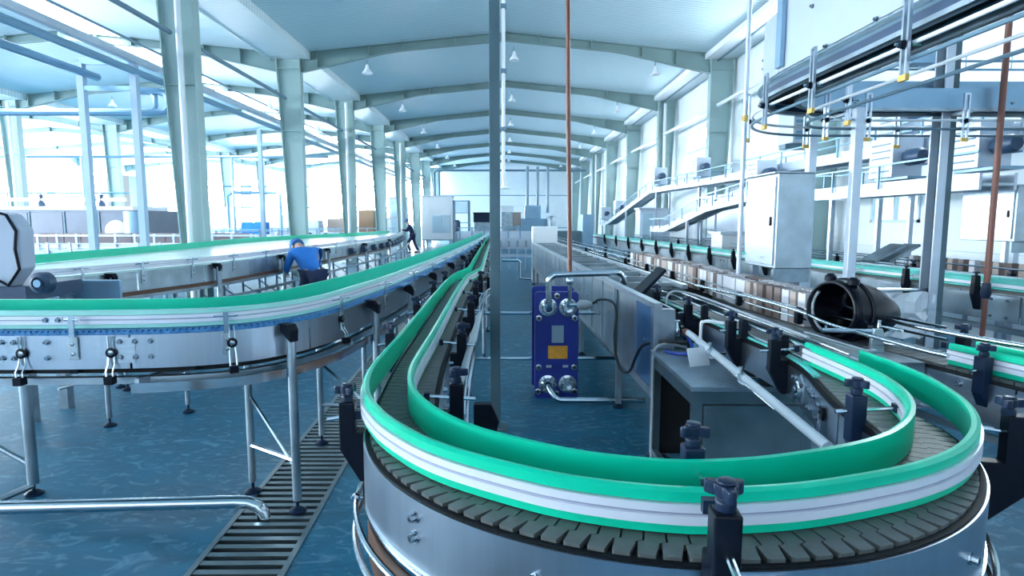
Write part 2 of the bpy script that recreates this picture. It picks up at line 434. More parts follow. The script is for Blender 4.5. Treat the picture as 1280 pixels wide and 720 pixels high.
# gutters between the halls: boxes with ribbed soffits
def gutter(n, x0, x1, label):
    g = MB().box(x0, x1, -9, YB, 6.22, 6.26)
    o = struct('trim_%d' % n, g, 'soffit', label, 'gutter')
    MB().box(x0 - .04, x0, -9, YB, 6.2, 6.6).build('gutter_side', 'roof_l', o)
    MB().box(x1, x1 + .04, -9, YB, 6.2, 6.6).build('gutter_side', 'roof_l', o)
    return o
gutter(1, -6.68, -5.6, 'pale gutter box along the left column row')
gutter(2, XLL - .65, XLL + .65, 'pale gutter box along the outer left column row')
g = struct('trim_3', MB().box(5.72, 6.1, -9, YB, 6.24, 6.4), 'white', 'white strip trim along the right eave', 'gutter')
MB().box(6.1, WX, -9, YB, 6.28, 6.3).build('eave_soffit', 'soffit', g)
MB().box(6.08, 6.12, -9, YB, 6.2, 6.28).build('eave_lip', 'pipe_d', g)

# columns: tapered I section, web facing the camera
def column(x, y, sgn, label, pipe, th=6.2):
    """sgn=+1: the straight flange is on the +x side; the section tapers towards the floor."""
    c = thing('column', label, 'column', (x, y, 0), kind='structure')
    xa, wt, wb = x + sgn * .31, .66, .40
    w = MB(); e = .008
    w.add([(xa, y - e, 0), (xa - sgn * wb, y - e, 0), (xa - sgn * wt, y - e, th), (xa, y - e, th), (xa, y + e, 0), (xa - sgn * wb, y + e, 0), (xa - sgn * wt, y + e, th), (xa, y + e, th)],
          [(0, 1, 2, 3), (4, 7, 6, 5), (0, 4, 5, 1), (1, 5, 6, 2), (2, 6, 7, 3), (3, 7, 4, 0)])
    w.build('web', 'column', c)
    for b, t in ((xa, xa), (xa - sgn * wb, xa - sgn * wt)):
        f = MB(); f.bar((b, y, 0), (t, y, th), .26, .02) if False else f.add(
            [(b - .012, y - .13, 0), (b + .012, y - .13, 0), (b + .012, y + .13, 0), (b - .012, y + .13, 0), (t - .012, y - .13, th), (t + .012, y - .13, th), (t + .012, y + .13, th), (t - .012, y + .13, th)],
            [(0, 3, 2, 1), (4, 5, 6, 7), (0, 1, 5, 4), (1, 2, 6, 5), (2, 3, 7, 6), (3, 0, 4, 7)])
        f.build('flange', 'column', c)
    for z in (5.95, 4.2):
        k = z / th; MB().box(min(xa, xa - sgn * (wb + (wt - wb) * k)), max(xa, xa - sgn * (wb + (wt - wb) * k)), y - .12, y + .12, z, z + .016).build('stiffener', 'column', c)
    MB().box(xa - .55 if sgn > 0 else xa - .15, xa + .15 if sgn > 0 else xa + .55, y - .25, y + .25, 0, .03).build('base_plate', 'steel_d', c)
    if pipe:
        MB().tube([(xa - sgn * .22, y - .2, .1), (xa - sgn * .22, y - .2, 6.1)], .055, 10).build('downpipe', 'white', c, True)
ords = ['first', 'second', 'third', 'fourth', 'fifth', 'sixth', 'seventh', 'eighth']
for i, y in enumerate(BAYS):
    column(XL, y, 1, 'tapered grey green steel column, %s of the row left of the middle hall' % ords[i], i in (0, 2, 4), 6.22)
    column(XR, y, -1, 'tapered grey green steel column, %s of the row along the right wall' % ords[i], i in (2, 5), 6.25)
    if y >= 24:
        column(XLL, y, 1, 'tapered steel column, %s of the outer row left of the left hall' % ords[i - 2], i in (2, 4), 6.22)
# one more pipe standing in front of a right hand column
# rafters: haunched I beams with stiffeners
def rafter(xa, xb, xr, y, label, n_stiff=9):
    r = thing('roof_beam', label, 'roof beam', ((xa + xb) / 2, y, EAVE), kind='structure')
    N = 24; top = []; bot = []
    for k in range(N + 1):
        x = xa + (xb - xa) * k / N; h = EAVE + (RIDGE - EAVE) * (1 - abs(x - xr) / ((xr - xa) if x < xr else (xb - xr))) - .01
        e = min(x - xa, xb - x); d = .21 + max(0, 1 - e / 2.6) * .33
        top.append((x, h)); bot.append((x, h - d))
    poly = top + bot[::-1]
    wv = []; wf = []
    for yy in (y - .008, y + .008):
        wv += [(x, yy, z) for x, z in top] + [(x, yy, z) for x, z in bot]
    n1 = N + 1
    for k in range(N): wf += [(k, k + 1, n1 + k + 1, n1 + k), (2 * n1 + k, 3 * n1 + k, 3 * n1 + k + 1, 2 * n1 + k + 1)]
    MB().add(wv, wf).build('web', 'rafter', r)
    for line, nm in ((top, 'top_flange'), (bot, 'bottom_flange')):
        v = []; f = []
        for x, z in line: v += [(x, y - .08, z), (x, y + .08, z), (x, y + .08, z - .016), (x, y - .08, z - .016)]
        for k in range(N):
            for q in range(4): f.append((k * 4 + q, k * 4 + (q + 1) % 4, k * 4 + 4 + (q + 1) % 4, k * 4 + 4 + q))
        MB().add(v, f).build(nm, 'rafter', r)
    for k in range(n_stiff):
        j = int((k + .5) * N / n_stiff)
        MB().box(top[j][0] - .012, top[j][0] + .012, y - .14, y - .01, bot[j][1], top[j][1] + .02).build('stiffener', 'rafter', r)
for i, y in enumerate(BAYS):
    rafter(XL + .33, XR - .33, 0, y, '%s haunched roof beam over the middle hall' % ords[i])
    rafter(XLL + .3, XL - .35, -12.6, y, '%s haunched roof beam over the left hall' % ords[i], 11)
    if y >= 24: rafter(-33, XLL - .3, -26, y, '%s haunched roof beam over the farthest left hall' % ords[i - 2], 7)

# long struts through the column rows
for i in range(len(BAYS)):
    a = BAYS[i] - 6 + .16; b = BAYS[i] - .16; zl = lambda y: 5.16 - .0045 * (y - 8)
    wh = 'from behind the camera to the first column' if i == 0 else 'between the %s and %s columns' % (ords[i - 1], ords[i])
    tag(MB().tube([(XL - .1, a if i else 5, zl(a)), (XL - .1, b, zl(b))], .05, 8).build('strut_pipe', 'pipe_d', None, True), 'dark strut pipe of the left column row %s' % wh, 'pipe')
    tag(MB().tube([(XR - .1, a if i else 7, 4.97), (XR - .1, b, 4.95)], .055, 8).build('strut_pipe', 'white', None, True), 'white strut pipe of the right column row %s' % wh, 'pipe')
tag(MB().tube([(-9.6, 8.5, 6.25), (-9.6, YB, 6.25)], .03, 6).build('strut_pipe', 'pipe_d', None, True), 'thin dark tie rod below the left hall roof', 'pipe')

# bell lamps hung below the beams
def lamp_proto():
    r = thing('bell_lamp', 'x', 'lamp', (0, 0, 0))
    MB().cyl((0, 0, 0), (0, 0, .16), .012, 6).build('hanger', 'pipe_d', r)
    MB().lathe((0, 0, 0), [(.03, .02), (.045, -.03), (.06, -.10), (.14, -.20), (.15, -.22), (.13, -.22), (.05, -.12), (.0, -.10)], 14).build('lamp_shade', 'lampw', r, True)
    MB().lathe((0, 0, 0), [(.0, -.11), (.03, -.13), (.035, -.18), (.0, -.21)], 8).build('bulb', 'white', r, True)
    return r
lp = None
for i, y in enumerate(BAYS[1:7]):
    for side, x in (('left', -3.95), ('middle', .25), ('right', 4.3), ('far left', -9.0), ('farthest left', -15.0)):
        z = (zf(x) if x > -6 else zfl(x)) - .52
        lab = '%s bell lamp under the %s roof beam' % (side, ords[i + 1])
        if lp is None: lp = lamp_proto(); lp.location = (x, y, z); lp['label'] = lab; lp['group'] = 'bell lamps under the roof beams'; WL[lp.name] = (x, y, z)
        else: clone(lp, (x, y, z), lab)
# ------------------------------------------------------------------ conveyor building blocks
def idx(fr, x, y): return min(range(len(fr)), key=lambda i: (fr[i][0][0] - x) ** 2 + (fr[i][0][1] - y) ** 2)
def put(proto, parent, fr, i, off, z, side=1):
    """a copy of a small part (and its sub-parts) standing on a path, local x pointing outward"""
    p, n = fr[i]; c = copy_tree(proto, parent)
    L = Vector(WL[parent.name])
    c.location = Vector((p[0] + n[0] * off, p[1] + n[1] * off, z)) - L
    c.rotation_euler = (0, 0, math.atan2(n[1] * side, n[0] * side))
    return c
PROTO = bpy.data.collections.new('prototypes')     # kept out of the scene
def stash(o):
    for c in KIDS.get(o.name, ()): stash(c)
    COL.objects.unlink(o); PROTO.objects.link(o)
    return o
def knob_mb(z0=0.0, r=.034):
    k = MB().lathe((0, 0, z0), [(.019, 0), (.019, .018), (.014, .022), (.013, .03)], 12)
    n = 36; out = []
    for j in range(n):
        a = 2 * PI * j / n; q = r * (.62 + .62 * max(0, math.cos(3 * a)))
        out.append((q * math.cos(a), q * math.sin(a) * .95))
    k.prism(out, lambda u, v, t: (u, v, t), z0 + .026, z0 + .05)
    k.lathe((0, 0, z0), [(.019, .05), (.017, .056), (.006, .058)], 10)
    return k
def bracket_proto(rod=-.09, mat='black', zs=(-.18, .085), poly=None, out=(.125, .025)):
    """origin at the back of a guide rail at belt height"""
    lo, hi = zs; t = .025
    b = MB().prism(poly or [(.084, hi), (.034, hi), (.034, -.015), (0, -.015), (0, lo), (.022, lo), (.084, lo + .11)], lambda u, v, s: (u, s, v), -t, t)
    o = b.build('bracket', mat, None, False, .005)
    WL[o.name] = (0, 0, 0)
    kn = knob_mb(hi).v; mb = knob_mb(hi); mb.v = [(x + .059, y, z) for x, y, z in mb.v]
    mb.build('knob', 'navy', o, True, .0025)
    if rod is not None:
        MB().cyl((rod, 0, .04), (out[0], 0, out[1]), .0075, 8).build('rod', 'chrome', o, True)
        MB().box(rod - .006, rod + .014, -.014, .014, .026, .054).build('rail_clip', 'navy', o)
    return stash(o)
def bolt_proto():
    return stash(MB().lathe((0, 0, 0), [(.015, 0), (.015, .004), (.010, .004), (.010, .018), (.005, .018), (.005, .013), (0, .013)], 8, axis=(1, 0, 0)).build('bolt', 'bolt', None, True))
BR = bracket_proto(-.055, out=(.19, .0)); BR_IN = bracket_proto(-.048); BR_OUT = bracket_proto(.022); BR_NAVY = bracket_proto(-.075, 'navy')
BR_BIG = bracket_proto(-.03, 'black', poly=[(.12, .085), (.05, .085), (.05, -.06), (-.075, -.06), (-.075, -.26), (-.02, -.28), (.12, -.15)]); BOLT = bolt_proto()

def rail(parent, fr, o0, sgn, zb, green='green', name='guide_rail', h=.098, prof=True):
    """green guide plate with a pale profile on its back; sgn +1: the back faces outward"""
    f = thin(fr); q = lambda a: o0 + sgn * a
    pl = [(q(0), zb + .004), (q(0), zb + h), (q(.012), zb + h + .002), (q(.022), zb + h - .004), (q(.022), zb + .74 * h), (q(.010), zb + .72 * h), (q(.010), zb + .26 * h), (q(.022), zb + .24 * h), (q(.022), zb + .004)]
    g = MB().sweep(f, pl).build(name, green, parent, True)
    if prof:
        pf = [(q(.0105), zb + .262 * h), (q(.0105), zb + .718 * h), (q(.030), zb + .715 * h), (q(.030), zb + .54 * h), (q(.024), zb + .53 * h), (q(.024), zb + .47 * h), (q(.030), zb + .46 * h), (q(.030), zb + .265 * h)]
        MB().sweep(f, pf).build('rail_profile', 'profile', g, True)
        MB().sweep(f, [(q(.0238), zb + .478 * h), (q(.0238), zb + .522 * h), (q(.0252), zb + .522 * h), (q(.0252), zb + .478 * h)]).build('profile_groove', 'groove', g)
    return g
def links(parent, fr, step, i0, i1, zb, offs, pitch=.05, mat='link', mass=False, name='chain_link'):
    """chain links with a stepped joint between them; each a part, or all joined as stuff"""
    o_out, o_in = offs; st = pitch / step; mid = (o_out + o_in) / 2 - .0
    total = MB()
    def pos(s, off):
        s = max(0, min(len(fr) - 1.001, s)); i = int(s); k = s - i
        (p, n), (p2, n2) = fr[i], fr[i + 1]
        nx, ny = n[0] + (n2[0] - n[0]) * k, n[1] + (n2[1] - n[1]) * k
        return (p[0] + (p2[0] - p[0]) * k + nx * off, p[1] + (p2[1] - p[1]) * k + ny * off)
    s = i0
    while s + st < i1:
        z = .014 / step
        A = [(o_out, -.10 * st), (o_out - .004, 0), (o_out - .048, 0), (o_out - .053, z), (mid, z), (mid - .005, 0), (o_in, 0)]
        gap = .10 * st
        fwd = [(o, d) for o, d in A]; back = [(o, d + st - gap) for o, d in A]
        back[0] = (o_out, st - gap * 3.0); back[1] = (o_out - .044, st - gap * 1.1); fwd[0] = (o_out, gap * .9)
        poly = fwd + back[::-1]
        m = MB(); n = len(poly)
        vs = [(*pos(s + d, o), zb) for o, d in poly] + [(*pos(s + d, o), zb - .014) for o, d in poly]
        m.add(vs, [tuple(range(n)), tuple(range(n, 2 * n))[::-1]] + [(k, (k + 1) % n, n + (k + 1) % n, n + k) for k in range(n)])
        if mass: total.add(m.v, m.f)
        else: m.build(name, mat, parent)
        s += st
    if mass:
        o = total.build(name, mat, parent); o['kind'] = 'stuff'
        o['label'] = 'far stretch of small chain links'
def leg(parent, x, y, top, mat='steel_d', r=.024, cap=None, foot=True):
    o = MB().cyl((x, y, .07), (x, y, top), r, 10).build('leg', mat, parent, True)
    if foot:
        f = MB().cyl((x, y, .02), (x, y, .08), .009, 6); f.lathe((x, y, 0), [(.05, 0), (.05, .012), (.02, .03), (0, .03)], 10)
        f.build('foot_pad', 'navy', o, True)
    return o

# ------------------------------------------------------------------ 1. the U-turn conveyor in front
UP = [(-.66, 24), (-.60, 20), (-.53, 14), (-.46, 9), (-.435, 7.5), (-.47, 6.95), (-.53, 6.45), (-.545, 6.0), (-.54, 4.98), (-.515, 3.5), (-.505, 2.88), (-.50, 2.31), (-.455, 1.98), (-.37, 1.76), (-.27, 1.60),
      (-.16, 1.475), (-.02, 1.37), (.15, 1.275), (.36, 1.218), (.55, 1.222), (.73, 1.262), (.95, 1.343), (1.13, 1.455), (1.29, 1.62), (1.41, 1.82), (1.485, 2.05), (1.515, 2.28), (1.515, 2.55), (1.515, 2.9), (1.50, 3.3), (1.47, 4.0), (1.44, 5.0)]
ST = .01
ufr = frames(catmull(UP, ST), 4)
U = thing('u_turn_conveyor', 'large bottle conveyor making a U turn in front, green guide rails and grey chain links', 'conveyor', (.5, 2.0, 0))
iL = idx(ufr, -.50, 2.31); iR = idx(ufr, 1.515, 2.55); iEnd = len(ufr) - 1
# outer edge of the chain: the lane, a true half circle, the right lane
arc = [(.4725 + .911 * math.cos(PI + PI * k / 16), 2.014 + .911 * math.sin(PI + PI * k / 16)) for k in range(17)]
BP = [(-.645, 24), (-.585, 20), (-.515, 14), (-.445, 9), (-.42, 7.5), (-.455, 6.95), (-.515, 6.45), (-.53, 6.0), (-.525, 4.98), (-.50, 3.5), (-.488, 2.81), (-.464, 2.30)] + arc + [(1.44, 2.25), (1.51, 2.5), (1.555, 2.75), (1.57, 3.1), (1.55, 3.5), (1.52, 4.0), (1.48, 5.0)]
bfr = frames(catmull(BP, ST), 4); iB = idx(bfr, -.45, 2.15); iC = idx(bfr, 1.384, 2.05)
rail(U, ufr[:iR + 1], 0, 1, 1.0)
rail(U, ufr[:iR + 18], -.13, -1, 1.0)
links(U, bfr, ST, idx(bfr, -.52, 4.9), len(bfr) - 1, 1.0, (0, -.19))
links(U, bfr, ST, 0, idx(bfr, -.52, 4.9), 1.0, (0, -.19), mass=True)
ZU = 1.0
ft = thin(bfr)
MB().sweep(ft, [(-.186, .962), (-.186, .984), (-.004, .984), (-.004, .962)]).build('chain_bed', 'dark', U)
MB().sweep(ft, [(.002, .984), (.002, .993), (.016, .993), (.016, .984)]).build('wear_strip', 'rubber', U, True)
MB().sweep(ft, [(-.207, .955), (-.207, .994), (-.192, .994), (-.192, .955)]).build('wear_strip', 'rubber', U, True)
cuts = [0, idx(bfr, -.53, 14), idx(bfr, -.46, 9), idx(bfr, -.545, 6), idx(bfr, -.49, 2.9), idx(bfr, -.45, 2.2), idx(bfr, 1.385, 2.05), idx(bfr, 1.46, 2.75), len(bfr)]
for a, b in zip(cuts, cuts[1:]):
    f = thin(bfr[a:b])
    MB().sweep(f, [(.016, .815), (.016, .988), (.022, .988), (.022, .815)]).build('side_panel', 'steel_v', U, True)
    MB().sweep(f, [(-.212, .815), (-.212, .968), (-.206, .968), (-.206, .815)]).build('side_panel', 'steel_v', U, True)
curve = thin(bfr[idx(bfr, -.545, 6):idx(bfr, 1.45, 2.9)])
MB().sweep(curve, [(.012, .806), (.012, .818), (.028, .818), (.028, .806)]).build('panel_lip', 'chrome', U, True)
MB().sweep(curve, [(.010, .64), (.010, .775), (.016, .775), (.016, .64)]).build('return_strip', 'brown', U, True)
for z, o_ in ((.775, .050), (.70, .055)):
    MB().tube([at(bfr, i, o_, z) for i in range(idx(bfr, -.48, 2.9), idx(bfr, 1.46, 2.5), 6)], .0085, 8).build('guide_tube', 'chrome', U, True)
clampo = MB().cyl((-.01, 0, 0), (.045, 0, 0), .006, 6); clampo.lathe((.030, 0, 0), [(.014, -.012), (.016, 0), (.014, .012)], 8, axis=(0, 1, 0)); clampo.cyl((.030, 0, .0), (.035, 0, -.07), .005, 6)
clampo = stash(clampo.build('tube_clamp', 'chrome', None, True))
for x, y in ((-.425, 1.86), (.0, 1.25), (1.0, 1.27), (1.37, 1.9)):
    put(clampo, U, bfr, idx(bfr, x, y), .022, .775)
for s_, zz in ((-.198, .948), (-.198, .898), (.068, .915), (.53, .93), (1.02, .905), (1.30, .90), (.30, .85)):
    i = min(range(idx(bfr, -.42, 1.8), idx(bfr, 1.36, 1.8)), key=lambda q: abs(bfr[q][0][0] - s_)); put(BOLT, U, bfr, i, .022, zz)
for y in (2.5, 3.0, 3.6, 4.2, 4.8):
    for zz in (.94, .855): put(BOLT, U, bfr, idx(bfr[:iB], -.48, y), -.212, zz, -1)
# brackets: outside
put(BR_OUT, U, bfr, idx(bfr, -.425, 1.93), .022, .985); put(BR, U, bfr, idx(bfr, .40, 1.10), .022, 1.055); put(BR_BIG, U, bfr, idx(bfr, 1.36, 1.80), .10, .985)
fp = stash(MB().box(0, .008, -.05, .06, -.045, .045).build('fixing_plate', 'steel', None, False, .002))
i = idx(bfr, .478, 1.10); put(fp, U, bfr, i, .022, .935); put(BOLT, U, bfr, i + 2, .030, .930); put(BOLT, U, bfr, i - 4, .030, .915)
for y in (3.04, 4.1, 5.2, 6.2, 7.2, 8.2, 9.3, 10.4, 11.6, 13, 14.6, 16.4, 18.5): put(BR_OUT, U, bfr, idx(bfr[:iB], -.52, y), .03, 1.0)
# brackets: inside
for y in (2.05, 3.03, 4.19, 5.2, 6.2, 7.2, 8.2, 9.3, 10.4, 11.6, 13, 14.8, 16.8): put(BR_IN, U, bfr, idx(bfr[:iB + 20], -.5, y), -.212, 1.0, -1)
put(BR_NAVY, U, bfr, idx(bfr, .44, 1.103), -.24, 1.03, -1); put(BR_NAVY, U, bfr, idx(bfr, 1.38, 1.92), -.165, 1.0, -1)
for y in (2.85, 3.42, 4.1, 4.85): put(BR_IN, U, bfr, idx(bfr[iC:], 1.45, y) + iC, -.212, 1.0, -1)
# right lane: inner face details: bearing, seam plates, bolts, round rails and green wear strips
bi = idx(bfr[iC:], 1.46, 2.60) + iC
bear = MB().prism([(-.062, -.045), (.0, -.070), (.062, -.045), (.062, .045), (0, .070), (-.062, .045)], lambda u, v, t: (t, u, v), 0, .012).build('bearing_flange', 'steel_d', None, False, .003); WL[bear.name] = (0, 0, 0)
MB().lathe((0, 0, 0), [(.044, .012), (.044, .024), (.038, .028), (.028, .028), (.028, .020), (.016, .020), (.016, .038), (0, .038)], 18, axis=(1, 0, 0)).build('bearing_race', 'chrome', bear, True)
for a, b in ((-.046, 0.036), (.046, .036), (0.03, -.05), (-.03, -.05)): MB().lathe((.012, a, b), [(.012, 0), (.012, .012), (0, .013)], 6, axis=(1, 0, 0)).build('bearing_bolt', 'bolt', bear, True)
stash(bear); put(bear, U, bfr, bi, -.212, .90, -1)
for d, z in ((-14, .94), (-14, .86), (-20, .94), (-20, .87), (-24, .935), (-30, .865), (-34, .93), (14, .93), (26, .93), (26, .86), (46, .90)):
    put(BOLT, U, bfr, bi + d, -.212, z, -1)
for d in (-17, 36): put(stash(MB().box(0, .003, -.05, .05, -.065, .065).build('splice_plate', 'steel', None)), U, bfr, bi + d, -.212, .893, -1)
rc2 = MB().lathe((0, 0, 0), [(.020, 0), (.026, .004), (.026, .014), (.016, .016), (.016, .010), (0, .010)], 16, axis=(1, 0, 0)).build('ring_clamp', 'black', None, True); WL[rc2.name] = (0, 0, 0)
for s_ in (-1, 1): MB().tube([(.012, .012 * s_, .0), (.02, .012 * s_, -.12)], .0045, 6).build('clamp_rod', 'chrome', rc2, True)
stash(rc2); put(rc2, U, bfr, bi - 40, -.212, .91, -1)
sf = bfr[iC + 40:]; rs = ufr[iR:]
for o_, z in ((.02, 1.055), (-.15, 1.075), (-.15, 1.02)):
    MB().tube([at(rs, i, o_, z) for i in range(10, len(rs), 8)], .007, 8).build('round_guide_rail', 'chrome', U, True)
MB().sweep(thin(sf), [(-.205, .99), (-.205, 1.004), (-.178, 1.004), (-.178, .99)]).build('green_wear_strip', 'aqua', U)
MB().sweep(thin(sf), [(-.02, .99), (-.02, 1.003), (.004, 1.003), (.004, .99)]).build('green_wear_strip', 'aqua', U)
blk = MB().prism([(-.02, -.045), (.0, -.055), (.02, -.045), (.02, .045), (0, .055), (-.02, .045)], lambda u, v, t: (u, t, v), -.02, .02).build('rail_block', 'black', None, False, .004); stash(blk)
for y in (2.9, 3.35, 3.95): put(blk, U, ufr, idx(ufr[iR:], 1.45, y) + iR, -.165, 1.05, -1)
lf = bfr[:iB]
for o_, z in ((-.30, .90), (-.31, .84), (-.29, .72)):
    MB().tube([at(lf, i, o_, z) for i in range(idx(lf, -.52, 12), len(lf), 25)], .010 if z > .8 else .014, 8).build('guide_tube', 'chrome', U, True)
MB().tube([(-.17, 3.95, 1.04), (-.19, 2.45, .98)], .017, 10).build('spray_tube', 'hose_g', U, True)
for y in (2.9, 4.2, 5.6, 7.2, 9, 11, 13.5, 16.5):
    i = idx(lf, -.52, y)
    for o_ in (-.02, -.17):
        x, yy, _ = at(lf, i, o_, 0); leg(U, x, yy, .9)
    a, b = at(lf, i, -.02, .35), at(lf, i, -.17, .35); MB().cyl(a, b, .014, 8).build('cross_tube', 'steel_d', U, True)
for x, y in ((.1, 1.33), (.85, 1.33), (1.28, 2.2), (1.30, 4.2)):
    leg(U, x, y, .84)
for y in (2.2, 3.0):
    p = at(lf, idx(lf, -.5, y), -.33, .62); MB().prism([(0, .11), (.09, .11), (.13, .02), (.10, -.10), (.05, -.12), (.0, .0)], lambda u, v, t: (p[0] + u, p[1] + t, p[2] + v), -.03, .03).build('lower_bracket', 'black', U, False, .006)

# ------------------------------------------------------------------ 2. the conveyor curving in from the left
LP = [(-6.0, 3.12), (-4.2, 3.10), (-2.58, 3.10), (-2.2, 3.105), (-1.83, 3.13), (-1.60, 3.18), (-1.43, 3.26), (-1.30, 3.40), (-1.21, 3.57), (-1.14, 3.80), (-1.097, 4.13), (-1.05, 4.55), (-1.0, 5.1), (-.93, 6.6), (-.85, 8.8), (-.78, 12), (-.70, 17.3), (-.68, 24)]
lfr = frames(catmull(LP, ST), 4)          # travels right then away: outward is towards the camera / right
ZB = 1.10
LC = thing('curved_conveyor', 'blue belted conveyor curving in from the left edge, with green rails and steel side panels', 'conveyor', (-1.8, 3.3, 0))
lt = thin(lfr)
rail(LC, lfr, 0, 1, ZB, 'rail_aqua', h=.095)
rail(LC, lfr, -.235, -1, ZB, h=.12)
MB().sweep(lt, [(-.30, ZB - .03), (-.30, ZB - .008), (.068, ZB - .008), (.068, ZB - .03)]).build('belt_bed', 'blue_belt', LC)
links(LC, lfr, ST, idx(lfr, -3.3, 3.1), idx(lfr, -1.0, 5.1), ZB, (.07, -.30), pitch=.028, mat='blue_belt', name='belt_link')
links(LC, lfr, ST, idx(lfr, -1.0, 5.1), len(lfr) - 1, ZB, (.07, -.30), pitch=.06, mat='blue_belt', mass=True, name='belt_link')
# wider, lighter blue guards over the far straight
cut2 = [0, idx(lfr, -4.2, 3.1), idx(lfr, -2.56, 3.1), idx(lfr, -1.9, 3.12), idx(lfr, -1.22, 3.55), idx(lfr, -1.12, 3.9), idx(lfr, -1.04, 4.6), idx(lfr, -.97, 5.6), idx(lfr, -.93, 6.6), idx(lfr, -.85, 8.8), idx(lfr, -.78, 12), len(lfr)]
for a, b in zip(cut2, cut2[1:]):
    f = thin(lfr[a:b - 0])
    MB().sweep(f, [(.075, ZB - .195), (.075, ZB - .022), (.081, ZB - .022), (.081, ZB - .195)]).build('side_panel', 'steel_v', LC, True)
    MB().sweep(f, [(-.311, ZB - .195), (-.311, ZB - .022), (-.305, ZB - .022), (-.305, ZB - .195)]).build('side_panel', 'steel_v', LC, True)
for o_ in (.02, -.25):
    MB().sweep(lt, [(o_ - .02, ZB - .285), (o_ - .02, ZB - .25), (o_ + .02, ZB - .25), (o_ + .02, ZB - .285)]).build('return_rail', 'steel_m', LC, True)
MB().sweep(thin(lfr[idx(lfr, -1.9, 3.12):]), [(.10, ZB - .315), (.10, ZB - .265), (.112, ZB - .265), (.112, ZB - .315)]).build('catch_strip', 'chrome', LC, True)
MB().sweep(lt, [(-.2, ZB - .235), (-.2, ZB - .215), (.0, ZB - .215), (.0, ZB - .235)]).build('return_belt', 'dark', LC)
for x, y in ((-1.88, 3.12), (-1.1, 4.0)):
    i = idx(lfr, x, y); MB().bar(at(lfr, i, .09, ZB - .26), at(lfr, i + 22, -.28, ZB - .26), .03, .03).build('cross_bar', 'steel_d', LC)
for x in (-2.46, -2.2, -1.62):
    i = idx(lfr, x, 3.12); p = at(lfr, i, .0, ZB - .215); MB().box(p[0] - .02, p[0] + .02, p[1] - .05, p[1], p[2] - .01, p[2] + .02).build('belt_shoe', 'black', LC)
# ring clamps with twin rods
rc = MB().lathe((0, 0, 0), [(.020, 0), (.026, .004), (.026, .014), (.016, .016), (.016, .010), (0, .010)], 16, axis=(1, 0, 0)).build('ring_clamp', 'black', None, True); WL[rc.name] = (0, 0, 0)
MB().lathe((.010, 0, 0), [(.013, 0), (.013, .006), (0, .008)], 10, axis=(1, 0, 0)).build('clamp_bolt', 'bolt', rc, True)
for s_ in (-1, 1): MB().tube([(.008, .012 * s_, .085), (.008, .012 * s_, .0), (.012, .016 * s_, -.06), (.035, .016 * s_, -.09), (.035, .016 * s_, -.14)], .0045, 6).build('clamp_rod', 'chrome', rc, True)
MB().box(.012, .056, -.022, .022, -.155, -.115).build('clamp_block', 'black', rc, False, .003)
stash(rc)
gb = MB().box(0, .01, -.024, .024, -.115, .0).build('guide_support', 'steel_m', None, False, .003); WL[gb.name] = (0, 0, 0)
MB().box(.0, .012, -.012, .012, .0, .11).build('support_stem', 'chrome', gb)
MB().cyl((-.03, -.055, .085), (.035, .055, .092), .006, 6).build('support_rod', 'chrome', gb, True)
for z in (-.035, -.085): MB().lathe((.01, 0, z), [(.009, 0), (.009, .006), (0, .007)], 8, axis=(1, 0, 0)).build('support_bolt', 'bolt', gb, True)
stash(gb)
for x, y, dz in ((-2.42, 3.1, -.11), (-1.99, 3.11, -.11), (-1.48, 3.23, -.085), (-1.12, 3.85, -.07), (-3.2, 3.1, -.11)):
    put(rc, LC, lfr, idx(lfr, x, y), .082, ZB + dz)
for x, y in ((-2.17, 3.1), (-1.49, 3.22), (-1.125, 3.86), (-1.02, 4.75), (-.965, 5.8), (-.93, 6.9), (-.89, 8), (-.85, 9.2), (-.82, 10.4), (-.79, 11.8), (-3.1, 3.1), (-.76, 13.3), (-.74, 15)):
    put(gb, LC, lfr, idx(lfr, x, y), .082, ZB - .03)
for x in (-2.52, -2.46, -2.30, -1.95, -1.88, -1.81):
    for dz in (-.055, -.135): put(BOLT, LC, lfr, idx(lfr, x, 3.11), .081, ZB + dz)
put(stash(MB().box(0, .003, -.05, .05, -.065, .065).build('splice_plate', 'steel', None)), LC, lfr, idx(lfr, -1.93, 3.11), .081, ZB - .10)
for a in (-2.33, -2.27):
    put(BOLT, LC, lfr, idx(lfr, a, 3.1), .03, ZB + .05)
put(stash(MB().box(0, .003, -.05, .05, -.014, .014).build('rail_joiner', 'steel', None)), LC, lfr, idx(lfr, -2.30, 3.1), .03, ZB + .05)
# outer legs with slanted clamp caps, inner legs, braces
cap = stash(MB().prism([(-.02, -.02), (.028, -.05), (.035, .02), (.012, .05), (-.085, .05), (-.085, .02)], lambda u, v, t: (u, t, v), -.028, .028).build('leg_cap', 'black', None, False, .006))
for x, y in ((-1.30, 3.40), (-1.07, 4.35), (-.985, 5.4), (-.93, 6.7), (-.88, 8.3), (-.83, 10), (-.79, 12), (-.75, 14.4), (-.72, 17)):
    i = idx(lfr, x, y); px_, py_, _ = at(lfr, i, .135, 0)
    lg = leg(LC, px_, py_, 1.02, 'steel_m', .026); put(cap, LC, lfr, i, .135, 1.035)
    q = at(lfr, i, -.30, 0); leg(LC, q[0], q[1], .86, 'steel_m', .022, foot=True)
    MB().cyl((px_, py_, .30), (q[0], q[1], .30), .016, 8).build('cross_tube', 'chrome', LC, True)
    MB().cyl((px_, py_, .25), (q[0], q[1], .62), .010, 6).build('diagonal_brace', 'chrome', LC, True)
leg(LC, -2.86, 3.56, .84, 'steel_m', .03)
MB().cyl((-2.86, 3.56, .18), (-3.25, 3.56, .42), .016, 8).build('diagonal_brace', 'steel_d', LC, True)
MB().cyl((-2.86, 3.56, .06), (-2.98, 3.45, .02), .022, 8).build('foot_stub', 'steel_d', LC, True)
for x in (-4.3, -5.6): leg(LC, x, 3.4, .84, 'steel_m', .03)
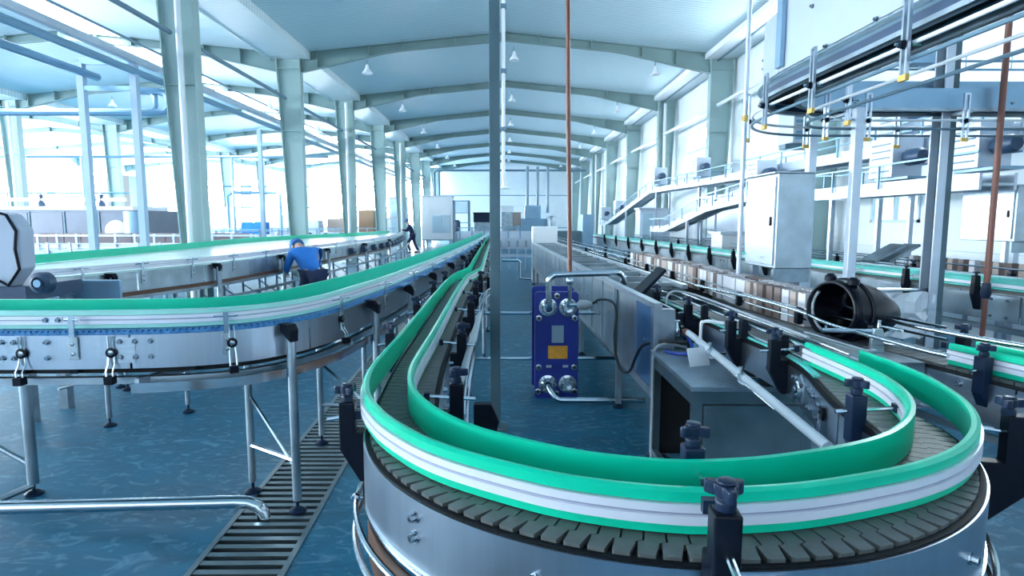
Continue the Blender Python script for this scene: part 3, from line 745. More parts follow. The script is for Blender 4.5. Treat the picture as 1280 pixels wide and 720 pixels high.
# panels with blue tops hanging beside the far straight
for k in range(7):
    i = idx(lfr, -.98, 5.3 + k * 1.0)
    m = MB().box(0, .10, -.16, .16, -.012, .004).build('blue_guard', 'blue_belt', None, False, .004); stash(m); put(m, LC, lfr, i, .03, ZB + .0)

# floor drain with its slats
G = thing('drain_grate', 'long steel floor drain grate running beneath the curved conveyor', 'drain grate', (drain_x(3) + DW / 2, 3, 0))
for s_ in (0, DW):
    m = MB(); m.add([(drain_x(-1) + s_ - .015, -1, -.02), (drain_x(-1) + s_ + .015, -1, -.02), (drain_x(20) + s_ + .015, 20, -.02), (drain_x(20) + s_ - .015, 20, -.02),
                     (drain_x(-1) + s_ - .015, -1, .006), (drain_x(-1) + s_ + .015, -1, .006), (drain_x(20) + s_ + .015, 20, .006), (drain_x(20) + s_ - .015, 20, .006)],
                    [(0, 3, 2, 1), (4, 5, 6, 7), (0, 1, 5, 4), (1, 2, 6, 5), (2, 3, 7, 6), (3, 0, 4, 7)])
    m.build('grate_edge', 'steel_dk', G)
slat = stash(MB().box(-DW / 2 + .016, DW / 2 - .016, -.019, .019, -.022, .0).build('slat', 'steel_dk', None))
k = 0; y = 1.2
while y < 16.5 and k < 230:
    c = copy_tree(slat, G); c.location = Vector((drain_x(y) + DW / 2, y, .003)) - Vector(WL[G.name]); y += .076; k += 1
tag(MB().tube([(-4.6, 3.10, .10), (-1.50, 3.24, .10), (-1.43, 3.243, .095), (-1.385, 3.245, .075), (-1.355, 3.246, .04), (-1.345, 3.246, -.05)], .036, 14).build('floor_pipe', 'chrome', None, True), 'polished pipe along the floor at left, elbowing down into the drain grate', 'pipe')
# ------------------------------------------------------------------ 3. middle: trough, heat exchanger, post, pipes
T = thing('washing_trough', 'long open stainless trough with cross baffles, in the middle right of the steel post', 'trough', (1.2, 8, 0))
def tl(y): return 1.0 + (y - 4.05) * -.026
TW = .62; YT0, YT1 = 5.25, 15.8
def tquad(mb, y0, y1, o0, o1, z0, z1):
    mb.add([(tl(y0) + o0, y0, z0), (tl(y0) + o1, y0, z0), (tl(y1) + o1, y1, z0), (tl(y1) + o0, y1, z0), (tl(y0) + o0, y0, z1), (tl(y0) + o1, y0, z1), (tl(y1) + o1, y1, z1), (tl(y1) + o0, y1, z1)],
           [(0, 3, 2, 1), (4, 5, 6, 7), (0, 1, 5, 4), (1, 2, 6, 5), (2, 3, 7, 6), (3, 0, 4, 7)]); return mb
m = MB(); tquad(m, 4.02, YT1, -.006, .05, 1.06, 1.10); m.build('rim', 'steel', T)
m = MB(); tquad(m, YT0, YT1, TW - .05, TW, 1.06, 1.10); m.build('rim', 'steel', T)
m = MB(); tquad(m, 4.10, YT1, .0, .05, .44, .50); m.build('bottom_rail', 'steel_d', T)
m = MB(); tquad(m, YT0, YT1, .0, TW, .44, .46); m.build('trough_floor', 'trough_in', T)
m = MB(); tquad(m, YT0, YT1, TW - .02, TW, .46, 1.06); m.build('trough_wall', 'trough_in', T)
m = MB(); tquad(m, YT1 - .02, YT1, 0, TW, .46, 1.08); m.build('trough_wall', 'steel_m', T)
m = MB(); tquad(m, YT0, YT0 + .02, 0, TW, .46, 1.06); m.build('trough_wall', 'trough_in', T)
ysn = [4.05, 4.55, 5.35] + [5.95 + .62 * k for k in range(16)] + [YT1]
for k, (a, b) in enumerate(zip(ysn, ysn[1:])):
    m = MB(); tquad(m, a + .05, b - .0, .012, .020, .50, 1.06)
    p = m.build('side_panel', 'blue_film' if k == 0 else 'steel_m', T)
    if k == 0: p['label'] = 'panel still covered with blue film'
    if k: m = MB(); tquad(m, a, a + .055, .0, .045, .50, 1.06); m.build('upright', 'steel_v', T)
    m = MB(); m.lathe((tl((a + b) / 2) + .01, (a + b) / 2, .80), [(.012, 0), (.008, .010), (0, .012)], 6, axis=(-1, 0, 0)); m.build('catch', 'bolt', T)
tquad(MB(), 4.03, 4.10, -.004, .14, .44, 1.058).build('end_post', 'steel_v', T)
m = tquad(MB(), 4.10, YT0, .12, .14, .46, 1.06); m.build('inner_panel', 'steel_d', T)
for k in range(17):
    y = 5.55 + k * .62
    m = MB(); tquad(m, y, y + .045, .05, TW - .05, .78, 1.085); b = m.build('baffle', 'steel_m', T)
    m = MB(); m.lathe((tl(y) + .30, y + .02, 1.085), [(.012, 0), (.012, .008), (0, .012)], 6); m.lathe((tl(y) + .45, y + .02, 1.085), [(.012, 0), (.012, .008), (0, .012)], 6); m.build('baffle_bolt', 'bolt', b)
for y in (4.08, 5.25, 7.4, 9.6, 12, 14.4, 15.7):
    for o_ in (.03, TW - .05 if y > 5 else .10):
        x = tl(y) + o_; lg = MB().box(x - .025, x + .025, y - .025, y + .025, .04, .45).build('leg', 'steel_d', T)
        MB().lathe((x, y, 0), [(.05, 0), (.05, .015), (.015, .03), (.015, .05)], 10).build('foot_pad', 'navy', lg, True)

B = thing('worktop_cabinet', 'stainless cabinet with flat worktop beneath the right lane of the U turn', 'cabinet', (1.25, 3.6, 0))
bx0, bx1, by0, by1, bt = .985, 1.62, 3.10, 4.0, .79
MB().box(bx0 - .015, bx1, by0 - .015, by1, bt - .03, bt).build('top', 'steel_d', B, False, .004)
for x, y in ((bx0, by0), (bx0, by1 - .05), (bx1 - .05, by0), (bx1 - .05, by1 - .05)): MB().box(x, x + .05, y, y + .05, .0, bt - .03).build('leg', 'steel_dk', B)
MB().box(bx0, bx0 + .04, by0 + .05, by1 - .05, bt - .11, bt - .03).build('top_rail', 'steel_dk', B)
MB().box(bx0, bx0 + .04, by0 + .05, by1 - .05, .08, .12).build('bottom_rail', 'steel_d', B)
MB().box(bx0 + .05, bx1 - .05, by0 + .005, by0 + .03, bt - .10, bt - .03).build('front_rail', 'steel_dk', B)
d = MB().box(bx0 + .055, bx1 - .055, by0 - .008, by0 + .02, .10, bt - .105).build('front_panel', 'steel_dk', B, False, .003)
MB().lathe((bx0 + .075, by0 - .008, bt - .125), [(.007, 0), (.007, .006), (0, .007)], 8, axis=(0, -1, 0)).build('panel_screw', 'bolt', d)
MB().box(bx0 + .3, bx0 + .32, by0 + .05, by1 - .05, .08, bt - .04).build('back_panel', 'dark', B)  # near-black panels stand in for the shade inside the open cabinet
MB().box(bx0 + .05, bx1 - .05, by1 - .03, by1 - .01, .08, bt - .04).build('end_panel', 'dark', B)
tag(MB().obox((1.14, 3.52, bt + .06), (.14, .006, .11), .35, -.35).build('white_card', 'white', None), 'white card leaning on the worktop cabinet below the diagonal tube', 'card')

H = thing('plate_heat_exchanger', 'deep blue plate heat exchanger with orange and grey labels on the floor by the trough', 'heat exchanger', (.47, 5.56, 0))
def oct_plate(mb, x0, x1, z0, z1, y0, y1, c=.02):
    return mb.prism([(x0 + c, z0), (x1 - c, z0), (x1, z0 + c), (x1, z1 - c), (x1 - c, z1), (x0 + c, z1), (x0, z1 - c), (x0, z0 + c)], lambda u, v, t: (u, t, v), y0, y1)
oct_plate(MB(), .27, .672, .0, 1.0, 5.53, 5.58).build('front_plate', 'bluepaint', H, False, .004)
oct_plate(MB(), .255, .66, .03, 1.02, 5.86, 5.90).build('back_plate', 'bluepaint', H, False, .004)
pk = MB()
for k in range(18): pk.box(.30 + (.004 if k % 2 else 0), .64 - (.004 if k % 2 else 0), 5.585 + k * .0152, 5.585 + k * .0152 + .012, .04, .97)
pp = pk.build('plate_pack', 'steel_d', H); pp['kind'] = 'stuff'; pp['label'] = 'pack of thin steel plates'
MB().box(.425, .535, 5.522, 5.53, .53, .69).build('name_plate', 'grey_plate', H)
MB().box(.392, .572, 5.522, 5.53, .38, .50).build('orange_label', 'orange', H)
for x in (.40, .555): MB().box(x - .025, x + .025, 5.524, 5.53, .295, .318).build('small_tag', 'grey_plate', H)
for x in (.39, .575):
    for z in (.86, .14):
        fl_ = MB().lathe((x, 5.53, z), [(.085, 0), (.085, .012), (.06, .016), (.05, .03), (.048, .07), (.036, .07), (.034, .02), (0, .02)], 20, axis=(0, -1, 0)).build('port_flange', 'chrome', H, True)
        nb = MB()
        for k in range(6): nb.lathe((x + .07 * math.cos(k * PI / 3), 5.518, z + .07 * math.sin(k * PI / 3)), [(.009, 0), (.009, .012), (0, .013)], 6, axis=(0, -1, 0))
        nb.build('flange_nut', 'bolt', fl_)
for x, z in ((.305, .76), (.635, .76), (.305, .30), (.635, .30), (.47, .965), (.47, .05), (.30, .07), (.64, .07)):
    MB().cyl((x, 5.92, z), (x, 5.50, z), .012, 8).build('tie_bolt', 'bolt', H, True)
    MB().lathe((x, 5.53, z), [(.032, 0), (.032, .014), (.02, .016), (.02, .03), (0, .03)], 6, axis=(0, -1, 0)).build('tie_nut', 'bolt', H)
tag(MB().tube(sp([(.39, 5.46, .86), (.385, 5.40, .88), (.385, 5.385, .95), (.385, 5.385, 1.08), (.39, 5.385, 1.13), (.43, 5.385, 1.165), (.50, 5.385, 1.175), (.96, 5.42, 1.185), (1.03, 5.44, 1.17), (1.06, 5.45, 1.13), (1.07, 5.46, 1.05)]), .028, 12).build('upper_pipe', 'chrome', None, True), 'bent polished pipe from the top of the blue heat exchanger over into the trough', 'pipe')
tag(MB().tube(sp([(.39, 5.47, .14), (.41, 5.40, .11), (.45, 5.36, .06), (.50, 5.34, .045), (.56, 5.33, .045), (1.25, 5.30, .05)]), .026, 12).build('lower_pipe', 'chrome', None, True), 'bent polished pipe from the bottom of the blue heat exchanger along the floor', 'pipe')
for z, lab in ((.72, 'upper thin pipe behind the heat exchanger'), (.25, 'lower thin pipe behind the heat exchanger')):
    tag(MB().tube([(-.45, 6.1, z), (1.4, 6.1, z)], .018, 8).build('horizontal_pipe', 'chrome', None, True), lab, 'pipe')
rp = thing('red_hanging_pipe', 'thin red brown pipe dropping from the roof to the blue heat exchanger valve', 'pipe', (.575, 5.40, 1.0))
MB().tube([(.53, 5.5, 4.6), (.55, 5.46, 2.6), (.575, 5.40, 1.17)], .020, 10).build('pipe', 'red', rp, True)
MB().lathe((.575, 5.40, 1.10), [(.02, -.02), (.034, 0), (.034, .03), (.02, .05), (.024, .07), (.0, .07)], 12).build('valve_body', 'chrome', rp, True)
vh = MB().box(.50, .65, 5.385, 5.415, 1.175, 1.20).build('valve_handle', 'red', rp, False, .004)
MB().tube([(.575, 5.40, 1.1), (.575, 5.41, .95), (.575, 5.44, .87)], .018, 8).build('valve_pipe', 'chrome', rp, True)
fm = thing('flow_sensor', 'grey sensor plugged into the right side of the heat exchanger valve', 'sensor', (.68, 5.40, .90))
MB().cyl((.575, 5.40, .90), (.64, 5.40, .90), .014, 8).build('stub', 'chrome', fm, True)
MB().lathe((.64, 5.40, .90), [(.02, 0), (.042, .02), (.045, .08), (.03, .12), (.012, .14), (0, .14)], 12, axis=(1, 0, 0)).build('body', 'hose_g', fm, True)
tag(MB().tube(sp([(.78, 5.40, .91), (.84, 5.38, .95), (.91, 5.2, .96), (.93, 5.05, .90), (.90, 4.95, .70), (.90, 4.85, .55), (.92, 4.7, .47), (.94, 4.5, .52), (.95, 4.35, .66), (.97, 4.2, .78), (1.05, 4.02, .84), (1.2, 3.95, .85)]), .011, 8).build('black_cable', 'cable', None, True), 'black cable looping from the flow sensor in front of the blue filmed panel', 'cable')
tag(MB().tube(sp([(1.22, 4.02, .80), (1.08, 4.0, .83), (.99, 3.96, .80), (.965, 3.9, .70), (.97, 3.9, .45), (.98, 3.95, .1), (1.0, 3.98, .01)]), .010, 8).build('grey_hose', 'hose_g', None, True), 'grey hose dropping down beside the open worktop cabinet', 'hose')

tag(MB().box(-.122, -.042, 4.68, 4.76, 0, 6.9).build('steel_post', 'post', None, False, .004), 'slim dark slate square post rising from floor to roof, left of the heat exchanger', 'post')
MB().box(-.17, .01, 4.63, 4.81, 0, .012).build('base_plate', 'post', bpy.data.objects['steel_post'])
hp = thing('hanging_pipe', 'thin white pipe hanging from the roof just right of the slate post', 'pipe', (-.04, 12, 2.3))
MB().tube([(-.04, 12.2, 6.9), (-.04, 12.2, 2.45)], .035, 8).build('pipe', 'white', hp, True)
for z in (5.7, 4.5, 3.4): MB().box(-.09, .02, 12.12, 12.26, z, z + .07).build('pipe_clip', 'pipe_d', hp)
MB().lathe((-.02, 12.2, 2.28), [(.02, .18), (.05, .12), (.05, .06), (.13, 0), (.11, 0), (0, .04)], 12).build('pipe_end_bell', 'lampw', hp, True)

# sensor head, spray tube, hose by the trough end
tp = tag(MB().tube([(1.215, 3.98, .91), (1.20, 3.3, .885), (1.16, 2.1, .84)], .021, 12).build('diagonal_tube', 'white', None, True), 'long white tube running diagonally beside the right lane of the U turn', 'tube')
for y in (3.45, 2.95):
    k = (3.98 - y) / 1.88; c = MB().lathe((1.205 - .05 * k, y, .905 - .07 * k), [(.028, -.015), (.03, 0), (.028, .015)], 10, axis=(0, 1, 0)); c.cyl((1.19 - .05 * k, y, .905 - .07 * k), (1.29 - .05 * k, y, .905 - .07 * k), .008, 6); c.lathe((1.20 - .05 * k, y, .93 - .07 * k), [(.008, 0), (.008, .03), (.014, .03), (.014, .04), (0, .04)], 8)
    c.build('tube_clamp', 'chrome', tp, True)
MB().tube([(1.235, 3.45, .84), (1.19, 2.6, .82)], .007, 6).build('tension_rod', 'chrome', tp, True)
MB().lathe((1.215, 3.98, .905), [(.026, -.01), (.026, .05), (.018, .055), (.018, .08), (0, .08)], 12, axis=(0, 1, 0)).build('tube_collar', 'red', tp, True)
sv = thing('valve_block', 'small chrome and navy valve block at the upper end of the white diagonal tube', 'valve', (1.18, 4.12, .9))
MB().lathe((1.18, 4.12, .86), [(.03, 0), (.034, .03), (.03, .06), (.02, .08), (.02, .11), (0, .11)], 12).build('body', 'chrome', sv, True)
MB().lathe((1.19, 4.08, .84), [(.02, -.05), (.022, -.02), (.02, 0), (0, 0)], 10).build('nipple', 'navy', sv, True)
MB().cyl((1.12, 4.12, .92), (1.26, 4.12, .92), .012, 8).build('cross_fitting', 'chrome', sv, True)
tag(MB().tube(sp([(1.22, 4.05, .88), (1.22, 3.95, .86), (1.22, 3.86, .80), (1.17, 3.80, .797 + .008), (1.09, 3.84, .80), (1.05, 3.92, .80)]), .010, 8).build('blue_hose', 'hose_b', None, True), 'short blue air hose curling onto the worktop cabinet', 'hose')
tag(MB().tube(sp([(1.20, 4.5, 1.02), (1.21, 4.5, 1.09), (1.25, 4.5, 1.125), (1.32, 4.5, 1.12), (1.42, 4.42, 1.10), (1.46, 3.6, 1.09), (1.50, 2.95, 1.075)]), .008, 8).build('grey_hose', 'hose_g', None, True), 'pale grey guide hose arching over the carton end of the trough', 'hose')
tag(MB().prism([(-.11, -.03), (.10, .03), (.11, .0), (-.09, -.07)], lambda u, v, t: (1.20 + u, 5.05 + t, 1.16 + v * 1 + u * .75), -.14, .14).build('tilted_lid', 'black', None, False, .005), 'dark tilted lid standing up at the near end of the trough', 'lid')
tag(MB().tube(sp([(1.215, 3.72, .80), (1.215, 3.72, 1.0), (1.225, 3.70, 1.03), (1.26, 3.68, 1.035), (1.33, 3.64, 1.03)]), .010, 8).build('bent_tube', 'white', None, True), 'thin white bent tube standing on the worktop cabinet', 'tube')

# ------------------------------------------------------------------ 4. the carton conveyor and the things on it
CP = [(1.55, 22), (1.68, 15), (1.78, 12), (1.90, 8), (1.93, 6), (1.92, 5), (1.92, 4.2), (2.0, 3.4), (2.13, 2.75), (2.26, 2.25), (2.46, 1.9), (2.8, 1.6), (3.4, 1.4)]
cfr = frames(catmull(CP[::-1], ST), 4)   # travels away, outward = right; left side has negative offsets
CC = thing('carton_conveyor', 'grey chain conveyor carrying small cartons, right of the U turn', 'conveyor', (2.0, 5, 0))
ct = thin(cfr)
links(CC, cfr, ST, 0, idx(cfr, 1.97, 5.2), 1.0, (.13, -.15), pitch=.06)
MB().sweep(ct, [(-.16, .955), (-.16, .984), (.14, .984), (.14, .955)]).build('chain_bed', 'dark', CC)
cc_c = [0, idx(cfr, 2.2, 2.4), idx(cfr, 2.07, 3.3), idx(cfr, 2.0, 4.6), idx(cfr, 1.9, 8), len(cfr)]
for a, b in zip(cc_c, cc_c[1:]):
    f = thin(cfr[a:b])
    for o_ in (-.17, .15): MB().sweep(f, [(o_, .80), (o_, .972), (o_ + .006, .972), (o_ + .006, .80)]).build('side_panel', 'steel_v', CC, True)
near = cfr[:idx(cfr, 2.12, 2.72)]
rail(CC, near[::-1] if False else near, -.11, -1, 1.0); rail(CC, near, .02, 1, 1.0)
far_ = cfr[idx(cfr, 2.1, 2.95):]
for o_, z in ((-.15, 1.055), (-.15, 1.115), (.12, 1.06), (.12, 1.12)):
    MB().tube([at(far_, i, o_, z) for i in range(0, len(far_), 30)], .0075, 8).build('round_guide_rail', 'chrome', CC, True)
for y in (2.1, 2.35):
    pass
for x, y, z in ((2.14, 2.62, .94), (2.14, 2.62, .86), (2.2, 2.4, .935), (2.2, 2.4, .865), (2.3, 2.15, .92), (2.12, 2.78, .93), (2.12, 2.78, .87)):
    put(BOLT, CC, cfr, idx(cfr, x, y), -.170, z, -1)
put(stash(MB().box(0, .003, -.07, .07, -.075, .075).build('splice_plate', 'steel', None)), CC, cfr, idx(cfr, 2.15, 2.62), -.170, .895, -1)
for y in (2.9, 3.5, 4.3, 5.2, 6.2, 7.3, 8.5, 10, 12):
    put(BR, CC, cfr, idx(cfr, 2.05, y), .13, 1.0); put(blk, CC, cfr, idx(cfr, 2.05, y + .2), -.165, 1.07, -1)
put(BR_NAVY, CC, cfr, idx(cfr, 2.16, 2.52), -.12, 1.0, -1)
for y in (2.2, 3.6, 5, 6.6, 8.5, 11, 14, 18):
    i = idx(cfr, 2.0, y)
    for o_ in (-.12, .10):
        x, yy, _ = at(cfr, i, o_, 0); leg(CC, x, yy, .84)
    a, b = at(cfr, i, -.12, .35), at(cfr, i, .10, .35); MB().cyl(a, b, .013, 8).build('cross_tube', 'steel_d', CC, True)
for z in (.74, .62):
    MB().sweep(ct, [(-.20, z), (-.20, z + .03), (-.185, z + .03), (-.185, z)]).build('frame_rail', 'steel_m', CC)
# transfer plate between the U turn and the carton conveyor
TP = thing('transfer_plate', 'stained steel transfer plate bridging the U turn and the carton conveyor', 'plate', (1.7, 3.5, 1.0))
MB().add([(1.66, 2.75, .985), (1.95, 2.75, .985), (1.84, 4.4, .985), (1.59, 4.4, .985), (1.66, 2.75, .995), (1.95, 2.75, .995), (1.84, 4.4, .995), (1.59, 4.4, .995)], [(0, 3, 2, 1), (4, 5, 6, 7), (0, 1, 5, 4), (1, 2, 6, 5), (2, 3, 7, 6), (3, 0, 4, 7)]).build('plate', 'steel_m', TP)
MB().add([(1.60, 2.75, .80), (1.95, 2.75, .80), (1.95, 2.75, .985), (1.66, 2.75, .985), (1.60, 2.77, .80), (1.95, 2.77, .80), (1.95, 2.77, .985), (1.60, 2.77, .985)], [(0, 1, 2, 3), (4, 7, 6, 5), (0, 4, 5, 1), (3, 2, 6, 7), (0, 3, 7, 4), (1, 5, 6, 2)]).build('front_apron', 'steel_m', TP)
MB().obox((1.70, 3.05, 1.02), (.05, .5, .05), .12).build('angle_strip', 'steel', TP, False, .004)
MB().prism([(-.035, 0), (.035, 0), (.03, .09), (.02, .12), (-.02, .12), (-.03, .09)], lambda u, v, t: (1.86 + u, 2.98 + t, .995 + v), -.012, .012).build('rod_stand', 'steel', TP, False, .003)
MB().cyl((1.86, 2.98, 1.10), (1.60, 3.02, 1.10), .011, 8).build('stand_rod', 'chrome', TP, True)
MB().cyl((1.86, 2.97, 1.12), (1.86, 2.97, 1.16), .008, 8).build('stand_screw', 'chrome', TP, True)
for x, y in ((1.63, 4.3), (1.80, 4.3), (1.70, 2.85), (1.90, 2.85)): leg(TP, x, y, .985, 'steel_d', .016)
for pts, lab in (([(1.45, 4.6, 1.16), (1.58, 3.9, 1.16), (1.70, 3.45, 1.13), (1.74, 3.2, 1.10), (1.80, 2.6, 1.095), (1.83, 2.45, 1.095)], 'upper bent chrome rail passing below the black hood'),
                 ([(1.95, 3.6, 1.17), (2.02, 3.15, 1.13), (2.10, 2.75, 1.125), (2.27, 2.35, 1.12)], 'chrome rail with an open end beside the right edge green rails'),
                 ([(1.88, 3.0, 1.045), (2.0, 2.75, 1.04), (2.06, 2.55, 1.04)], 'lower chrome rail ending above the chain by the right green rails')):
    tag(MB().tube(sp(pts), .011, 10).build('chrome_rail', 'chrome', None, True), lab, 'rail')

# cartons standing on the carton conveyor, two rows
cb = MB().box(-.042, .042, -.042, .042, 0, .205)
def carton(mat):
    o = cb.build('carton', mat, None, False, .003); WL[o.name] = (0, 0, 0)
    MB().box(-.044, .044, -.012, .012, .203, .2065).build('flap_tape', 'card_d', o); return stash(o)
CT = [carton('card_w'), carton('card_b'), carton('card_d')]
ONES = ['first', 'second', 'third', 'fourth', 'fifth', 'sixth', 'seventh', 'eighth', 'ninth', 'tenth', 'eleventh', 'twelfth', 'thirteenth', 'fourteenth', 'fifteenth', 'sixteenth', 'seventeenth', 'eighteenth', 'nineteenth']
def nth(k):
    if k < 19: return ONES[k]
    t, u = divmod(k + 1, 10)
    return (['', '', 'twentieth', 'thirtieth', 'fortieth', 'fiftieth'] if u == 0 else ['', '', 'twenty-', 'thirty-', 'forty-', 'fifty-'])[t] + (ONES[u - 1] if u else '')
nm = ['white', 'brown', 'dark brown']
random.seed(4); y = 3.72; k = 0
while y < 8.6:
    for col, o_ in enumerate((-.085, .06)):
        t = random.choice([0, 0, 0, 1, 1, 2]); i = idx(cfr, 1.96, y)
        p = at(cfr, i, o_ + random.uniform(-.01, .01), 1.002)
        c = copy_tree(CT[t]); c.location = p; c.rotation_euler = (0, 0, random.uniform(-.12, .12))
        tag(c, '%s carton, %s from the black hood end of the %s carton row' % (nm[t], nth(k), ['left', 'right'][col]), 'carton', 'cartons queued on the carton conveyor')
    y += .102; k += 1

# black hood
Hd = thing('black_hood', 'glossy black hood like shell lying open mouthed on the transfer plate', 'hood', (1.95, 3.45, 1.03))
def hood():
    m = MB(); ax = Vector((.93, .36, -.03)).normalized(); up = Vector((0, 0, 1)); up = (up - ax * up.dot(ax)).normalized(); sd = ax.cross(up); n = 28
    prof = [(0, .150, .150), (.015, .165, .165), (.06, .178, .172), (.16, .182, .168), (.27, .17, .15), (.37, .13, .11), (.45, .08, .06), (.51, .02, .02)]
    inn = [(.46, .015, .012), (.40, .06, .045), (.32, .10, .085), (.2, .135, .12), (.08, .142, .142), (.0, .142, .142)]
    C = Vector((1.765, 3.25, 1.17)); vs = []; seq = prof + inn
    for d, a, b in seq:
        for k in range(n):
            t = 2 * PI * k / n; c = C + ax * d + sd * (a * math.cos(t)) + up * (b * math.sin(t) - .06 * d)
            vs.append(c)
    fs = []
    for i in range(len(seq) - 1):
        for k in range(n): fs.append((i * n + k, i * n + (k + 1) % n, (i + 1) * n + (k + 1) % n, (i + 1) * n + k))
    for k in range(n): fs.append(((len(seq) - 1) * n + k, (len(seq) - 1) * n + (k + 1) % n, (k + 1) % n, k))
    return m.add(vs, fs), C, ax, sd, up
hm, C_, ax_, sd_, up_ = hood()
hs = hm.build('shell', 'gloss_black', Hd, True); hs.modifiers.new('sub', 'SUBSURF').render_levels = 1
def ring(d, a, b, a0, a1, r, nm_, mat):
    MB().tube([C_ + ax_ * d + sd_ * (a * math.cos(t)) + up_ * (b * math.sin(t) - .06 * d) for t in [a0 + (a1 - a0) * k / 30 for k in range(31)]], r, 6).build(nm_, mat, Hd, True)
ring(.0, .150, .150, 0, 2 * PI, .009, 'rim_band', 'black')
ring(.02, .138, .136, 2.4, 4.3, .009, 'visor_strip', 'hose_g')
ring(.10, .182, .172, -.3, PI + .3, .008, 'strap', 'black')
for t in (1.1, 1.9): 
    p = C_ + ax_ * .05 + sd_ * (.185 * math.cos(t)) + up_ * (.172 * math.sin(t)); MB().lathe(p, [(.03, -.01), (.03, .015), (.015, .03), (0, .03)], 10).build('knob', 'black', Hd, True)
MB().cyl(C_ - ax_ * .02 - up_ * .14 + sd_ * .02, C_ + ax_ * .16 - up_ * .105 - sd_ * .15, .006, 6).build('wire', 'chrome', Hd, True)
MB().cyl((1.80, 3.32, .995), (1.80, 3.36, 1.06), .012, 8).build('stand_foot', 'chrome', Hd, True)
MB().cyl((1.98, 3.48, .999), (1.98, 3.48, 1.05), .012, 8).build('stand_foot', 'chrome', Hd, True)
# ------------------------------------------------------------------ 5. the right side
RP = [(3.55, 30), (3.78, 23.4), (3.95, 15), (4.12, 10.5), (4.34, 8.0), (4.5, 6.9), (4.64, 5.9), (4.70, 5.4), (4.82, 4.4), (4.9, 3.4)]
rfr = frames(catmull(RP[::-1], ST * 2), 4)   # travels away; the camera side has negative offsets
R_ = thing('right_conveyor', 'long conveyor with translucent aqua rails and black brackets along the right side', 'conveyor', (4.4, 8, 0))
rt = thin(rfr)
rail(R_, rfr, .0, -1, 1.0, 'aqua', prof=False); rail(R_, rfr, .20, 1, 1.0, 'aqua', prof=False)  # lighter green stands in for light glowing through the rails
MB().sweep(rt, [(-.034, 1.03), (-.034, 1.06), (-.022, 1.06), (-.022, 1.03)]).build('rail_profile', 'profile', R_)
MB().sweep(rt, [(-.06, .975), (-.06, 1.0), (.26, 1.0), (.26, .975)]).build('chain_belt', 'link', R_)
cu = [idx(rfr, 4.9, y) for y in (3.4, 4.4, 5.4, 6.4, 7.6, 9, 11, 13.5, 17)] + [len(rfr)]
for a, b in zip(cu, cu[1:]):
    f = thin(rfr[a:b])
    MB().sweep(f, [(-.088, .72), (-.088, .962), (-.08, .962), (-.08, .72)]).build('side_panel', 'steel_m', R_, True)
    MB().sweep(f, [(.28, .72), (.28, .962), (.288, .962), (.288, .72)]).build('side_panel', 'steel_m', R_, True)
    for d in (6, 14):
        for z in (.76, .92): put(BOLT, R_, rfr, a + d, -.088, z, -1)
BRR = stash((lambda o: (MB().lathe((.10, 0, .13), [(.014, 0), (.014, .02), (.03, .02), (.03, .035), (0, .035)], 10).build('knob', 'navy', o, True), MB().cyl((-.02, 0, .05), (.14, 0, .05), .008, 6).build('rod', 'chrome', o, True), o)[-1])(
    (lambda o: (WL.__setitem__(o.name, (0, 0, 0)), o)[1])(MB().prism([(.13, .13), (.075, .13), (.065, .02), (.045, -.02), (.045, -.20), (.085, -.20), (.14, -.05)], lambda u, v, s: (u, s, v), -.024, .024).build('bracket', 'black', None, False, .005))))
for y in (4.0, 4.9, 5.75, 6.6, 7.5, 8.5, 9.5, 10.6, 11.7, 12.9, 14.1, 15.4, 16.9, 18.6, 20.5, 22.6):
    put(BRR, R_, rfr, idx(rfr, 4.3, y), -.035, 1.0, -1)
for y in (4.4, 6.2, 8.2, 10.4, 13, 16, 19.5, 24):
    i = idx(rfr, 4.3, y)
    for o_ in (-.06, .24):
        x, yy, _ = at(rfr, i, o_, 0); leg(R_, x, yy, .74)
for z in (.62, .36):
    MB().sweep(rt, [(-.10, z), (-.10, z + .05), (-.06, z + .05), (-.06, z)]).build('frame_rail', 'steel_m', R_)
MB().sweep(thin(rfr[:idx(rfr, 4.34, 8)]), [(.35, 1.06), (.35, 1.10), (.42, 1.10), (.42, 1.06)]).build('far_rail_bar', 'steel_d', R_)
# second right conveyor behind, with dark cartons at the right edge
R2P = [(5.3, 4.4), (5.3, 6), (5.22, 8), (5.1, 11), (4.95, 16), (4.8, 22)]
r2 = frames(catmull(R2P, ST * 2), 4)
R2 = thing('rear_right_conveyor', 'second conveyor with round rails between the aqua rail conveyor and right wall', 'conveyor', (5.2, 8, 0)); r2t = thin(r2)
MB().sweep(r2t, [(-.16, .95), (-.16, 1.0), (.16, 1.0), (.16, .95)]).build('chain_belt', 'link', R2)
for o_ in (-.18, .17): MB().sweep(r2t, [(o_, .74), (o_, .96), (o_ + .008, .96), (o_ + .008, .74)]).build('side_panel', 'steel_m', R2)
for o_, z in ((-.15, 1.08), (-.15, 1.16), (.15, 1.08), (.15, 1.16)): MB().tube([at(r2, i, o_, z) for i in range(0, len(r2), 20)], .010, 6).build('round_guide_rail', 'chrome', R2, True)
for y in (4.8, 6, 7.4, 9, 11, 13.5, 16.5): put(BRR, R2, r2, idx(r2, 5.2, y), -.15, 1.0, -1)
for y in (5, 8, 12, 17): 
    for o_ in (-.12, .12): p = at(r2, idx(r2, 5.2, y), o_, 0); leg(R2, p[0], p[1], .76)
for k in range(18):
    c = copy_tree(CT[[2, 1, 2, 1, 2, 0][k % 6]]); p = at(r2, idx(r2, 5.2, 5.0 + .16 * k), 0.0, 1.002); c.location = p
    tag(c, '%s carton, %s from the near end of the conveyor by the right wall' % (nm[[2, 1, 2, 1, 2, 0][k % 6]], nth(k)), 'carton', 'cartons on the rear right conveyor')
mt = thing('chute_plate', 'dark tilted chute plates above the right aqua rail conveyor', 'chute', (4.3, 7.6, 1.1))
